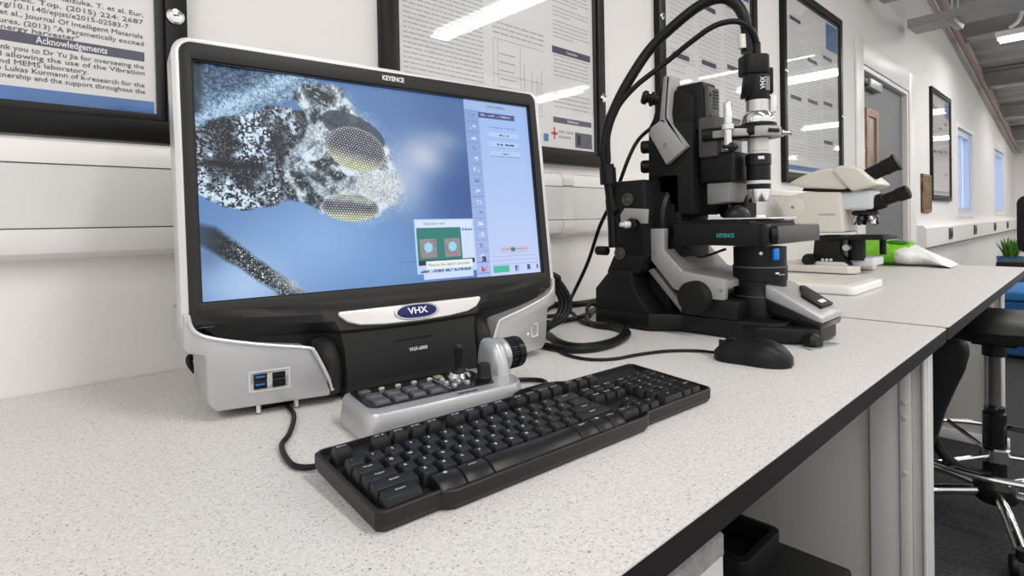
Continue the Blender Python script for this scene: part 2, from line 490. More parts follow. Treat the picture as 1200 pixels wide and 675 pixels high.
b = MB(); b.box(vx0 + .045, vx1 - .045, .028, .036, vz0 + .045, vz1 - .045); b.build('vision_panel_glass', M['pane_dark'], vp)
b = MB(); b.box(.16, .42, -.01, .035, dz - .12, dz - .06, .006); b.mi = 1; b.box(.05, .18, .0, .035, dz - .11, dz - .07, .004)
b.build('door_closer', [M['silver_dark'], M['black']], d)
b = MB(); b.lathe([(.03, 0), (.03, .010), (.022, .016), (.01, .018)], (.11, .035, 1.38), (0, -1, 0), 20); b.build('door_knob', M['chrome'], d)

# ------------------------------------------------------------------ ceiling services
def lamp(x, y0, y1, z, label):
    t = thing('ceiling_lamp', label, 'lamp', (x, (y0 + y1) / 2, z), group='twin tube ceiling lamps')
    L = (y1 - y0) / 2
    b = MB(); b.prism([(-.09, .075), (.09, .075), (.075, .03), (.03, .045), (-.03, .045), (-.075, .03)], 'y', -L, L); b.build('lamp_housing', M['white_slab'], t)
    for s in (-1, 1):
        b = MB(); b.cyl((s * .042, -L + .02, .018), (s * .042, L - .02, .018), .018, n=16); b.build('lamp_tube', M['lamp'], t)
    b = MB()
    for s in (-1, 1): b.cyl((0, s * L * .7, .07), (0, s * L * .7, zceil(x) - z + .03), .004, n=8)
    b.build('suspension_rod', M['steel'], t)
    la = bpy.data.lights.new('lamp_light', 'AREA'); la.shape = 'RECTANGLE'; la.size = .16; la.size_y = 2 * L
    la.energy = LAMP_W * (.75 if x > 6 else 1.0); la.color = (1, .98, .955)
    lo = bpy.data.objects.new('lamp_light', la); C.objects.link(lo); lo.parent = t; lo.location = (0, 0, -.015)
for x, y0, y1, lab in ((2.68, -1.65, .0, 'lit twin tube lamp above the front of the first bench'), (.6, -1.65, .0, 'lit twin tube lamp above the keyboard end of the bench'),
                       (5.5, -1.35, .18, 'lit twin tube lamp above the grey door'),
                       (6.5, -.95, .64, 'lit twin tube lamp hanging right of the cable tray'), (9.3, -1.2, .55, 'lit twin tube lamp hanging between the two windows'),
                       (10.8, -1.2, .55, 'lit twin tube lamp nearest the far end wall'), (8.2, -3.6, -2.0, 'lit twin tube lamp over the aisle opposite the windows'), (11.2, -3.6, -2.0, 'lit twin tube lamp in the far aisle corner'), (1.6, -3.6, -2.0, 'lit twin tube lamp over the aisle behind the photographer'),  # aisle lamps opposite the windows and in the corner are added to brighten the far wall
                       (5.0, -3.6, -2.0, 'lit twin tube lamp over the aisle opposite the door'), (-1.2, -1.65, 0, 'lit twin tube lamp at the near left end of the room')):
    lamp(x, y0, y1, min(2.46, zceil(x) - .23), lab)

def tray(p0, p1, w, h, label, hang):
    p0, p1 = Vector(p0), Vector(p1); L = (p1 - p0).length
    t = thing('cable_tray', label, 'cable tray', p0, (0, 0, math.atan2((p1 - p0).y, (p1 - p0).x)), 'galvanised cable trays under the roof')
    b = MB(); b.prism([(-w / 2, 0), (w / 2, 0), (w / 2, h), (w / 2 - .006, h), (w / 2 - .006, .006), (-w / 2 + .006, .006), (-w / 2 + .006, h), (-w / 2, h)], 'x', 0, L)
    b.build('tray_channel', M['steel_gal'], t)
    for k in hang:
        for s in (-1, 1):
            b = MB(); b.cyl((k, s * (w / 2 - .03), .0), (k, s * (w / 2 - .03), zceil(p0.x) - p0.z + .03), .007, n=8); b.build('threaded_rod', M['steel'], t)
    for k in hang:
        b = MB(); b.prism([(k - .02, -.03), (k + .02, -.03), (k + .03, 0), (k - .03, 0)], 'y', -w / 2 - .015, w / 2 + .015, .003); b.build('tray_bracket', M['steel_gal'], t)
    return t
tray((4.93, .95, 2.30), (4.78, -1.8, 2.30), .22, .06, 'long galvanised steel cable tray running out from the wall above the door', (.25, 1.6))
tray((4.02, .95, 2.30), (3.95, -1.8, 2.30), .26, .07, 'higher galvanised cable tray at the top edge left of the long one', (.3, 1.6))
def beam(x, label):
    o = MB((x, 0, zceil(x) - .26))
    z = zceil(x) - .22
    o.prism([(x - .09, z), (x + .09, z), (x + .09, z + .02), (x + .01, z + .03), (x + .01, z + .18), (x + .09, z + .19), (x + .09, z + .215), (x - .09, z + .215), (x - .09, z + .19), (x - .01, z + .18), (x - .01, z + .03), (x - .09, z + .02)], 'y', -3.9, WY - .055, .002)
    tag(o.build('roof_beam', M['steel_gal']), label, 'beam', 'steel beams crossing under the roof')
for x, lab in ((6.95, 'grey steel roof beam just right of the lit lamp'), (8.6, 'grey steel roof beam, second beyond the lit lamp'), (10.1, 'grey steel roof beam, third beyond the lit lamp'), (11.5, 'grey steel roof beam nearest the far wall')): beam(x, lab)
o = MB((5.6, .93, 2.75))
o.tube([(4.2, .93, zceil(4.2) - .24), (6, .93, zceil(6) - .24), (8, .93, zceil(8) - .24), (12.2, .93, zceil(12.2) - .24)], .018, 10, 4)
tag(o.build('red_pipe', M['fascia_red']), 'faded red pipe running along the top of the wall', 'pipe')
# drooping flexible conduit by the lamp
o = MB((3.3, .05, 2.6))
o.tube([P(1184, 32, 4.6), P(1192, 26, 4.6), P(1197, 16, 4.6), P(1196, 2, 4.6)], .014, 8)
tag(o.build('flexible_conduit', M['white_slab']), 'white flexible conduit drooping above the lit lamp', 'conduit')

# ------------------------------------------------------------------ posters
def poster(x0, x1, z0, z1, fw, label, dep=.022):
    xc, zc = (x0 + x1) / 2, (z0 + z1) / 2
    t = thing('framed_poster', label, 'poster', (xc, WY, z0), group='black framed posters along the wall')
    hw, h = (x1 - x0) / 2, z1 - z0
    b = MB()
    outer = [(-hw, 0), (hw, 0), (hw, h), (-hw, h)]
    mid = [(-hw + fw * .72, fw * .72), (hw - fw * .72, fw * .72), (hw - fw * .72, h - fw * .72), (-hw + fw * .72, h - fw * .72)]
    inn = [(-hw + fw, fw), (hw - fw, fw), (hw - fw, h - fw), (-hw + fw, h - fw)]
    b.ring(outer, mid, 'y', -dep, 0, .002)
    b.mi = 1
    b.ring(mid, inn, 'y', -dep + .006, -.004, .001)
    b.build('poster_frame', [M['frame'], M['frame_bevel']], t)
    b = MB(); b.box(-hw + fw - .004, hw - fw + .004, -.010, -.004, fw - .004, h - fw + .004); pp = b.build('poster_sheet', M['paper'], t)
    b = MB(); b.box(-hw + fw - .002, hw - fw + .002, -.0145, -.0125, fw - .002, h - fw + .002); b.build('poster_glazing', M['glazing'], t)
    return t, pp, hw, h
def lock(t, x, z, dep=.022):
    b = MB(); b.lathe([(.0125, 0), (.0125, .003), (.010, .006), (.004, .007)], (x, -dep, z), (0, -1, 0), 20)
    b.mi = 1; b.box(x - .004, x + .004, -dep - .0078, -dep - .006, z - .001, z + .001)
    b.build('frame_lock', [M['chrome'], M['black']], t)
def words(b, x0, x1, z, h, r, fill=1.0):
    x = x0; end = x0 + (x1 - x0) * fill
    while x < end - h:
        w = min(h * r.uniform(1.0, 4.5), end - x)
        y = -.0103
        b._new([(x, y, z - h * .3), (x + w, y, z - h * .3), (x + w, y, z + h * .3), (x, y, z + h * .3)], [(0, 1, 2, 3)])
        x += w + h * .55
def column(b, x0, x1, z0, z1, step, r):
    z = z1
    while z > z0:
        if r.random() < .1: words(b, x0, x1, z, step * .5, r, r.uniform(.3, .8)); z -= step * 1.5
        else: words(b, x0, x1, z, step * .5, r); z -= step
def strip(b, x0, x1, z0, z1, y=-.0104):
    b._new([(x0, y, z0), (x1, y, z0), (x1, y, z1), (x0, y, z1)], [(0, 1, 2, 3)])

# the near one, left of the monitor
t, pp, hw, h = poster(-.62, .243, 1.107, 2.06, .043, 'black framed poster at the left with a large readable Acknowledgements section')
xc = (-.62 + .243) / 2
def wz(z): return z + BZ - 1.107          # heights measured above the worktop
def wx(x): return x - xc
lock(t, wx(.226), wz(.553))
b = MB(); strip(b, wx(-.30), wx(.186), wz(.4785), wz(.4925)); b.build('heading_bar', M['bar'], pp)
b = MB(); strip(b, -hw + .04, wx(.197), wz(.397), wz(.419)); b.build('blue_footer', M['paper_blue'], pp)
txt('Acknowledgements', .0135, M['legend'], pp, T(wx(.060), -.0106, wz(.4855)) @ WALLROT, 'heading_text', .080, bold=.0002)
for s, x0, x1, z in (('E., Kaizuka, T. et al. Eur.', .070, .185, .549), ('Spec. Top. (2015) 224: 2687', .032, .185, .5375), ('https://doi.org/10.1140/epjst/e2015-02583-7', -.03, .166, .527),
                     ('Jia, Y. et al., Journal Of Intelligent Materials', -.004, .185, .516), ('Structures, (2013) "A Parametically excited', -.004, .185, .505), ('vibration energy harvester"', -.03, .107, .4965),
                     ('A special thank you to Dr Yu Jia for overseeing the', -.03, .185, .470), ('project and allowing the use of the Vibration', -.03, .185, .4605), ('Dynamics and MEMS laboratory.', -.03, .116, .451),
                     ('thank you to Lukas Kurmann of k-research for the', -.03, .185, .442), ('research partnership and the support throughout the', -.03, .185, .4325)):
    txt(s, .0098, M['ink_black'], pp, T(wx(x0), -.0105, wz(z)) @ WALLROT, 'printed_text', x1 - x0)
r = random.Random(3)
b = MB(); column(b, wx(-.10), wx(.185), wz(.575), h - .1, .0105, r); column(b, wx(-.50), wx(-.14), wz(.44), h - .1, .0105, r)
b.build('small_print', M['ink'], pp)

# behind the monitor
M['ink'] = M['ink_light']
t, pp, hw, h = poster(.592, 1.322, 1.126, 2.06, .043, 'black framed poster behind the right half of the monitor, lamp streak across it')
lock(t, hw - .014, .20); lock(t, -hw + .014, .62)
r = random.Random(5)
b = MB(); column(b, -.31, -.09, .10, .86, .0105, r); column(b, .155, .305, .34, .86, .0105, r); column(b, .155, .305, .235, .29, .0105, r)
b.build('small_print', M['ink'], pp)
b = MB(); column(b, -.06, .12, .30, .33, .0125, r); column(b, -.06, .12, .52, .7, .0125, r); column(b, .155, .305, .145, .19, .012, r)
for k in range(9): strip(b, .035 + k * .009, .0365 + k * .009, .13, .13 + .02 + .10 * r.random())
for z in (.12, .205, .29): strip(b, -.06, .12, z, z + .0012)
for x in (-.06, -.045, .03): strip(b, x, x + .0012, .12, .29)
for k in range(7): strip(b, -.04, .01 + .02 * r.random(), .135 + k * .02, .1375 + k * .02)
b.build('chart_lines', M['ink_light'], pp)
b = MB(); strip(b, .150, .310, .296, .314); strip(b, .150, .310, .111, .126); b.build('heading_bar', M['bar'], pp)
for s, z in (('Conclusion', .305), ('References', .1185)): txt(s, .012, M['legend'], pp, T(.23, -.0106, z) @ WALLROT, 'heading_text', .045, 'CENTER')
b = MB(); strip(b, .150, .157, .066, .098); strip(b, .141, .166, .078, .085); b.build('red_cross_mark', M['ink_red'], pp)
b = MB(); strip(b, .112, .130, .058, .078); b.mi = 1; strip(b, .238, .312, .050, .092); b.mi = 2; strip(b, .246, .262, .056, .086)
b.build('crest_block', [M['paper_blue'], M['bar'], M['ink_light']], pp)
b = MB()
for z in (.088, .074): words(b, .170, .232, z, .012, r)
b.build('small_print', M['ink_light'], pp)

# behind the digital microscope, and beyond it
for (x0, x1, z0, lab, sd) in ((1.615, 2.375, 1.126, 'black framed poster behind the black microscope head and its cables', 11),
                              (2.656, 3.49, 1.132, 'black framed poster between the black microscope and the grey door', 12),
                              (5.85, 6.72, 1.09, 'small distant black framed poster between the door and the windows', 13)):
    t, pp, hw, h = poster(x0, x1, z0, 2.055, .05, lab)
    lock(t, hw - .016, h * .42); lock(t, -hw + .016, h * .55)
    r = random.Random(sd)
    b = MB()
    w = 2 * hw - .16
    for k in range(3):
        xa = -hw + .08 + k * w / 3; column(b, xa, xa + w / 3 - .03, .12, .62 * h if k == 1 else h - .2, .016, r)
    b.build('small_print', M['ink_washed'], pp)
    b = MB()
    for k, zz in ((0, .83), (0, .43), (1, .66), (2, .72), (2, .46), (1, .44), (2, .24)):
        xa = -hw + .07 + k * w / 3; strip(b, xa + .03, xa + w / 3 - .06, zz * h, zz * h + .018)
    b.build('heading_bar', M['bar'], pp)
    b = MB(); strip(b, -hw + .06, hw - .06, .062, .085); strip(b, hw - .24, hw - .06, h - .2, h - .06); b.build('blue_footer', M['paper_blue'], pp)

o = MB((5.66, WY, .98))
o.box(5.49, 5.80, WY - .02, WY, .985, 1.30, .006)
o.mi = 1
o.ring(rrect(5.50, 5.79, .995, 1.29, .01), rrect(5.508, 5.782, 1.003, 1.282, .008), 'y', WY - .024, WY - .019, .001)
tag(o.build('wall_plaque', [M['plaque'], M['oak']]), 'mottled brown panel on the wall beside the grey door', 'panel')

# ------------------------------------------------------------------ benches
FY = .212
def bench(x0, x1, label, ex, r0=.012):
    t = thing('lab_bench', label, 'bench', ((x0 + x1) / 2, .61, 0))
    off = ((x0 + x1) / 2, .61, 0)
    b = MB(off); b.prism([(x0, WY - .002), (x0 + .004, FY + .004)] + [(x0 + r0 - r0 * math.cos(a), FY + r0 - r0 * math.sin(a)) for a in (.4, .8, 1.2, 1.57)] +
                         [(x1 - r0 + r0 * math.sin(a), FY + r0 - r0 * math.cos(a)) for a in (0, .4, .8, 1.2, 1.57)] + [(x1, WY - .002)], 'z', BZ - .0012, BZ)
    b.mi = 1
    b.prism([(x0, WY - .002), (x0, FY + r0)] + [(x0 + r0 - r0 * math.cos(a), FY + r0 - r0 * math.sin(a)) for a in (.4, .8, 1.2, 1.57)] +
            [(x1 - r0 + r0 * math.sin(a), FY + r0 - r0 * math.cos(a)) for a in (0, .4, .8, 1.2, 1.57)] + [(x1, WY - .002)], 'z', BZ - .0255, BZ - .0012)
    b.build('worktop', [M['bench'], M['bench_edge']], t)
    for lx in ex:
        b = MB(off)
        e = 0 if lx < 2 else .048
        b.box(lx - .012, lx + .03, .282 + e, .335, .04, BZ - .027, .003)
        b.box(lx - .018, lx + .03, .262 + e, .282 + e, .04, BZ - .027, .004)
        b.box(lx - .010, lx + .03, .234 + e, .262 + e, .04, BZ - .027, .003)
        b.box(lx - .018, lx - .008, .238 + e, .244 + e, .04, BZ - .03, .002)
        for z in (.60, .57, .46): b.box(lx - .021, lx - .016, .268 + e, .276 + e, z, z + .008, .001)
        b.build('leg_upright', M['leg'], t)
        dy = 0 if lx < 2 else .048
        b = MB(off); b.box(lx - .002, lx + .018, .30 + dy, .965, .03, BZ - .027, .001); b.build('end_panel', M['end_panel'], t)
        b = MB(off); b.box(lx - .012, lx + .03, .22 + dy, .96, .0, .045, .004); b.build('leg_foot', M['leg'], t)
    return t
bench(-1.30, 1.3745, 'near speckled white bench with the monitor, keyboard and black microscope on it', (-1.15, 1.335))
bench(1.3835, 3.085, 'second white bench beyond the joint, carrying the white microscope', (3.03,))

# drawer pedestal under the near bench
off = (.27, .5, 0)
t = thing('drawer_pedestal', 'pale grey drawer pedestal under the front of the near bench', 'drawer unit', off)
b = MB(off); b.box(.06, .472, .250, .80, .03, .7235, .003); b.build('cabinet_body', M['ped'], t)
for k, (z0, z1) in enumerate(((.475, .700), (.265, .468), (.05, .258))):
    b = MB(off); b.box(.062, .470, .232, .250, z0, z1 - .022, .002)
    dr = b.build('drawer', M['ped'], t)
    b = MB(off); b.prism([(.232, z1 - .022), (.232, z1 - .004), (.240, z1), (.250, z1), (.250, z1 - .022)], 'x', .062, .470); g = b.build('drawer_grip', M['ped_dark'], dr)
b = MB(off)
for x in (.1, .43):
    for y in (.29, .76): b.cyl((x, y, 0), (x, y, .03), .02, n=16)
b.build('castor', M['black'], t)

# black computer tower and the case lying on it
off = (.86, .5, 0)
t = thing('computer_tower', 'black computer tower on the floor under the near bench', 'computer', off)
b = MB(off); b.box(.82, 1.005, .28, .72, .012, .407, .006); b.build('tower_case', M['black_matt'], t)
b = MB(off); b.box(.825, 1.0, .268, .282, .02, .399, .004); b.mi = 1
for k in range(6): b.box(.84, .985, .2655, .269, .06 + k * .022, .068 + k * .022)
b.build('front_panel', [M['black'], M['black_gloss']], t)
b = MB(off)
for x in (.84, .98):
    for y in (.31, .69): b.cyl((x, y, 0), (x, y, .014), .012, n=12)
b.build('foot', M['black'], t)
off = (.89, .43, .407)
t = thing('document_tray', 'black open topped box lying on the computer tower under the bench', 'box', off)
b = MB(off); b.ring(rrect(.82, .957, .37, .51, .015), rrect(.833, .944, .383, .497, .010), 'z', .411, .456, .002); b.build('tray_wall', M['black'], t)
b = MB(off); b.box(.825, .952, .375, .505, .4075, .415, .002); b.build('tray_base', M['black_matt'], t)

# ------------------------------------------------------------------ stool
sx, sy = 2.285, .237
t = thing('lab_stool', 'black and chrome swivel stool tucked under the second bench', 'stool', (sx, sy, 0))
off = (sx, sy, 0)
b = MB(off)
b.lathe([(.10, .592), (.185, .597), (.20, .610), (.203, .630), (.195, .648), (.165, .658), (.08, .660)], (sx + .0, sy - .01, 0), n=48)
b.build('seat', M['black'], t)
b = MB(off); b.box(sx - .06, sx + .07, sy - .06, sy + .05, .568, .593, .006); b.cyl((sx, sy, .53), (sx, sy, .58), .03); b.build('seat_plate', M['black'], t)
b = MB(off); b.cyl((sx, sy, .27), (sx, sy, .575), .0145); b.build('gas_lift_piston', M['grey_stand'], t)
b = MB(off); b.lathe([(.03, .10), (.03, .35), (.026, .355), (.026, .37)], (sx, sy, 0)); b.build('column_sleeve', M['black_gloss'], t)
b = MB(off); b.box(sx - .05, sx + .028, sy - .012, sy + .012, .366, .376, .004); b.build('lever', M['black'], t)
b = MB(off); b.torus((sx, sy, .235), .265, .0095, n=64); fr = b.build('foot_ring', M['chrome'], t)
b = MB(off)
for k in range(3):
    a = R_(35 + 120 * k); b.tube([(sx + .028 * math.cos(a), sy + .028 * math.sin(a), .22), (sx + .26 * math.cos(a), sy + .26 * math.sin(a), .235)], .007, 8, 1)
b.lathe([(.034, .20), (.038, .205), (.038, .24), (.034, .245)], (sx, sy, 0)); b.build('ring_spoke', M['chrome'], fr)
b = MB(off); b.lathe([(.045, .075), (.055, .085), (.055, .125), (.034, .15), (.031, .16)], (sx, sy, 0)); b.build('base_hub', M['black'], t)
for k in range(5):
    a = R_(-92 + 72 * k); ca, sa = math.cos(a), math.sin(a)
    b = MB(off); b.tube([(sx + .045 * ca, sy + .045 * sa, .105), (sx + .17 * ca, sy + .17 * sa, .095), (sx + .30 * ca, sy + .30 * sa, .070)], .016, 12, 4); lg = b.build('base_leg', M['chrome'], t)
    b = MB(off); c = (sx + .30 * ca, sy + .30 * sa)
    b.cyl((c[0], c[1], .045), (c[0], c[1], .075), .012); 
    for s in (-1, 1): b.cyl((c[0] - sa * s * .009, c[1] + ca * s * .009, .028), (c[0] - sa * s * .024, c[1] + ca * s * .024, .028), .028, bev=.003)
    b.build('castor', M['black'], lg)
# backrest shell on its bent bar, low on the near side
b = MB(off)
pts = [((q := PX(px, py, 1.88)).y, q.z) for px, py in ((1080, 404), (1092, 399), (1110, 397), (1126, 398), (1134, 404), (1135.5, 416), (1130, 436), (1119, 458), (1108, 482), (1101, 505), (1096, 520), (1086, 522), (1076, 505), (1068, 470), (1066, 430))]
b.prism(pts, 'x', 1.86, 1.905, .014, 3)
b.build('backrest', M['black_matt'], t)
b = MB(off)
b.tube([P(1092, 505, 1.60), P(1097, 521, 1.61), P(1110, 537, 1.65), P(1130, 549, 1.70), P(1150, 555, 1.74), (sx, sy, .165)], .0135, 12, 6)
b.build('backrest_bar', M['black'], t)

# ------------------------------------------------------------------ far right things
off = (5.3, .12, 0)
t = thing('footstool', 'blue upholstered block seat beyond the end of the second bench', 'seat', off)
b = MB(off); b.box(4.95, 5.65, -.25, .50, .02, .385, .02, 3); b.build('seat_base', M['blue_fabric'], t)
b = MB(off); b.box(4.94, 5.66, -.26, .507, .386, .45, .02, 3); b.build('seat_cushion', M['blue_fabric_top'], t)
b = MB(off)
for x in (5.0, 5.6):
    for y in (-.2, .4): b.cyl((x, y, 0), (x, y, .03), .025, n=14)
b.build('foot', M['black'], t)

px_, py_, _z = P(1184, 300, 5.6)
t = thing('potted_plant', 'green leafy plant in a tall blue pot at the far right', 'plant', (px_, py_, 0))
off = (px_, py_, 0)
b = MB(off); b.lathe([(.075, 0), (.08, .01), (.105, .49), (.108, .535), (.095, .535), (.09, .50)], (px_, py_, 0)); b.build('pot', M['pot_blue'], t)
b = MB(off); b.lathe([(.091, .485), (.091, .50), (.03, .507)], (px_, py_, 0)); b.build('soil', M['soil'], t)
b = MB(off); rr = random.Random(4)
for k in range(70):
    a = rr.uniform(0, 6.28); L = rr.uniform(.12, .25); tl = rr.uniform(.05, .55); w = rr.uniform(.007, .014)
    ca, sa = math.cos(a), math.sin(a); r0 = rr.uniform(0, .05)
    rows = []
    for i in range(6):
        f = i / 5; rad = r0 + L * tl * f * (0.5 + .5 * f); zz = .505 + L * (f - .35 * tl * f * f)
        ww = w * math.sin(math.pi * min(.98, .12 + .88 * f)) + .001
        c = Vector((px_ + ca * rad, py_ + sa * rad, zz)); s = Vector((-sa, ca, 0)) * ww
        rows.append([c - s, c + Vector((0, 0, -ww * .4)), c + s])
    b.grid(rows)
b.build('foliage', M['leaf'], t)

ox, oy, _z = P(1204, 300, 5.0)
t = thing('office_chair', 'black office chair at the right edge beyond the plant', 'chair', (ox, oy, 0))
off = (ox, oy, 0)
b = MB(off); b.prism(rrect(ox - .23, ox + .23, oy - .24, oy + .20, .08), 'z', .46, .54, .02); b.build('seat', M['black_matt'], t)
b = MB(off); b.prism(rrect(oy - .20, oy + .055, .62, 1.12, .07), 'x', ox - .20, ox - .14, .015); b.build('backrest', M['black_matt'], t)
b = MB(off); b.box(ox - .215, ox - .19, oy - .10, oy - .04, .46, .68, .006); b.build('back_bar', M['black'], t)
b = MB(off); b.cyl((ox, oy, .1), (ox, oy, .465), .025); b.build('column', M['black'], t)
for k in range(5):
    a = R_(20 + 72 * k); b = MB(off); b.tube([(ox, oy, .11), (ox + .28 * math.cos(a), oy + .28 * math.sin(a), .075)], .018, 10, 1)
    b.ell((ox + .28 * math.cos(a), oy + .28 * math.sin(a), .032), .032, 14, 8); b.build('base_leg', M['black'], t)

# ================================================================== the monitor console
SYAW = -6.618
con = thing('microscope_console', 'large silver and black monitor console showing a magnified insect, on the near bench', 'computer monitor', (.4392, .7088, BZ), (0, 0, R_(SYAW)))
SM = T(0, 0, .2804) @ RX(-6.356)             # monitor plane, leaning back
def scrb(): return MB()
# bezel and rims
OUT = rrect(-.2690, .2690, -.170, .1655, (.004, .004, .014, .014), 7)
INN = rrect(-.2560, .2560, -.1445, .1445, .001, 7)
b = MB(); b.ring(OUT, INN, 'y', -.013, .030, .0015); b.xf(SM); bz = b.build('bezel', M['bezel'], con)
b = MB(); b.ring(rrect(-.2562, .2562, -.1447, .1447, .001), rrect(-.2546, .2546, -.1430, .1430, .0005), 'y', -.010, .012); b.xf(SM); b.build('screen_gasket', M['black_gloss'], bz)
b = MB(); b.ring(rrect(-.2765, .2765, -.172, .1705, (.002, .002, .020, .020), 7), rrect(-.2688, .2688, -.1718, .1653, (.004, .004, .014, .014), 7), 'y', -.011, .034, .003); b.xf(SM)
b.build('silver_rim', M['rim'], con)
b = MB(); b.prism(rrect(-.272, .272, -.19, .166, .018, 5), 'y', .030, .055, .008); b.prism(rrect(-.20, .20, -.19, .10, .03, 5), 'y', .055, .115, .02); b.xf(SM); b.build('rear_shell', M['grey_stand'], con)
txt('KEYENCE', .0098, M['legend'], bz, SM @ T(.002, -.0133, .1555) @ WALLROT, 'maker_lettering', .034, 'CENTER', .0003, .0003)

# --- the picture on the screen, computed as a field of colours on a fine grid
def screen_image(nx, ny):
    u, v = np.meshgrid((np.arange(nx) + .5) / nx, (np.arange(ny) + .5) / ny)
    asp = 16 / 9
    X, Y = u * asp, v
    def vnoise(sc, seed, ox=0):
        g = np.random.default_rng(seed)
        a = g.random((int(sc) + 3, int(sc * asp) + 3))
        x, y = X * sc, Y * sc
        xi, yi = x.astype(int), y.astype(int); xf, yf = x - xi, y - yi
        xf = xf * xf * (3 - 2 * xf); yf = yf * yf * (3 - 2 * yf)
        return (a[yi, xi] * (1 - xf) + a[yi, xi + 1] * xf) * (1 - yf) + (a[yi + 1, xi] * (1 - xf) + a[yi + 1, xi + 1] * xf) * yf
    def fbm(sc, seed, o=4): return sum(vnoise(sc * 2 ** k, seed + k) * .5 ** (k + 1) for k in range(o)) / (1 - .5 ** o)
    def poly(pts, soft=.012, wob=.02, seed=50):
        p = [(a * asp, c) for a, c in pts]
        x = X + (fbm(14, seed, 3) - .5) * wob; y = Y + (fbm(14, seed + 9, 3) - .5) * wob
        ins = np.zeros(X.shape, bool); dist = np.full(X.shape, 9.)
        for (x0, y0), (x1, y1) in zip(p, p[1:] + p[:1]):
            c = ((y0 > y) != (y1 > y)) & (x < (x1 - x0) * (y - y0) / (y1 - y0 + 1e-12) + x0); ins ^= c
            t = np.clip(((x - x0) * (x1 - x0) + (y - y0) * (y1 - y0)) / ((x1 - x0) ** 2 + (y1 - y0) ** 2), 0, 1)
            dist = np.minimum(dist, np.hypot(x - x0 - t * (x1 - x0), y - y0 - t * (y1 - y0)))
        return np.clip(.5 + np.where(ins, dist, -dist) / soft, 0, 1)
    def ell(cu, cv, a, c, ang, soft=.06):
        ca, sa = math.cos(R_(ang)), math.sin(R_(ang)); dx, dy = X - cu * asp, Y - cv
        q = np.hypot((dx * ca + dy * sa) / a, (-dx * sa + dy * ca) / c)
        return np.clip((1 - q) / soft + .5, 0, 1), (dx * ca + dy * sa) / a, (-dx * sa + dy * ca) / c
    def dots(sc, seed, dens, r0, r1):
        g = np.random.default_rng(seed); ny, nx = int(sc) + 2, int(sc * asp) + 2
        px, py = .3 + .4 * g.random((ny, nx)), .3 + .4 * g.random((ny, nx)); on = g.random((ny, nx)) < dens; rr = r0 + (r1 - r0) * g.random((ny, nx)) ** 2; lum = .6 + .4 * g.random((ny, nx))
        x, y = X * sc, Y * sc; xi, yi = x.astype(int), y.astype(int)
        d = np.hypot(x - xi - px[yi, xi], y - yi - py[yi, xi])
        return np.clip((rr[yi, xi] - d) * 5 + .5, 0, 1) * on[yi, xi] * lum[yi, xi]
    col = lambda r, g, c: np.array([r, g, c]) / 255.
    img = np.zeros(X.shape + (3,)) + col(92, 132, 186)
    def lay(a, c):
        nonlocal img
        img = img * (1 - a[..., None]) + (np.asarray(c) if np.ndim(c) == 3 else np.asarray(c)) * a[..., None]
    g = lambda cu, cv, s, q=1: np.exp(-(((X - cu * asp) / s) ** 2 + ((Y - cv) / (s * q)) ** 2))
    lay(np.clip((v - .55) * 1.1, 0, .75), col(84, 118, 168))
    lay(.8 * g(.74, .45, .34, 1.2), col(44, 76, 140)); lay(.55 * g(.7, .98, .25), col(66, 98, 152))
    lay(.9 * g(.10, .06, .2, .8), col(182, 206, 240)); lay(.8 * g(.28, .22, .34, .7), col(146, 184, 230)); lay(.5 * g(.5, .1, .3, .6), col(112, 156, 214))
    lay(.9 * g(.59, .66, .13, .8), col(196, 204, 220)); lay(.8 * g(.53, .52, .12, 1.3), col(180, 194, 220)); lay(.55 * g(.66, .75, .12, .5), col(166, 178, 202))
    hi = rng.random(X.shape)
    wx_, wy_ = X, Y
    X = X + (vnoise(60, 101) - .5) * .006; Y = Y + (vnoise(60, 102) - .5) * .006
    X, Y = np.clip(X, 0, asp), np.clip(Y, 0, 1)
    fine = .65 * vnoise(170, 3) + .35 * vnoise(90, 4); fine = np.clip(.5 + (fine - .5) * 1.35, 0, 1); fine2 = .6 * vnoise(130, 8) + .4 * vnoise(70, 9); fine2 = np.clip(.5 + (fine2 - .5) * 1.35, 0, 1)
    X, Y = wx_, wy_
    med = fbm(22, 30, 4); big = fbm(7, 60, 4)
    def tone(a, dark, light): return np.asarray(dark) * (1 - a[..., None]) + np.asarray(light) * a[..., None]
    # blue grey back of the thorax, streaked
    wing = poly([(-.02, 1.02), (.27, 1.02), (.30, .95), (.26, .92), (.20, .86), (.158, .835), (.08, .77), (-.02, .70)], .03, .04, 11)
    st = vnoise(10, 71); d = (Y - .72 - (X) * .62)
    a = np.clip(.30 + .55 * np.exp(-((d - .02) / .05) ** 2) + .35 * np.exp(-((d + .06) / .03) ** 2) + .7 * (fine - .5) + .5 * (big - .5), 0, 1)
    lay(wing, tone(a, col(24, 48, 80), col(182, 216, 240)))
    lay(.75 * poly([(-.02, 1.02), (.03, 1.02), (.02, .80), (-.02, .76)], .03, .05, 13), col(18, 36, 48))
    # dark thorax side with bright scales
    th = poly([(-.03, .70), (.05, .765), (.158, .835), (.25, .85), (.275, .765), (.245, .64), (.20, .57), (.222, .44), (.18, .395), (.10, .385), (.05, .40), (-.03, .46)], .012, .04, 17)
    clump = np.clip((fbm(9, 90, 4) - .36) * 5, 0, 1)
    sp = np.maximum.reduce([dots(95, 201, .55, .15, .42), dots(60, 202, .30, .12, .42), dots(38, 203, .28, .14, .42), dots(24, 207, .16, .12, .36)]) * (.12 + 1.1 * clump); sp = np.maximum.reduce([sp, .25 * np.clip((fine - .5) * 3, 0, 1), np.clip((fine2 - .58) * 9, 0, 1) * np.clip(clump * 1.2 - .1, 0, 1), np.clip((vnoise(58, 301) - .70) * 9, 0, 1) * clump])
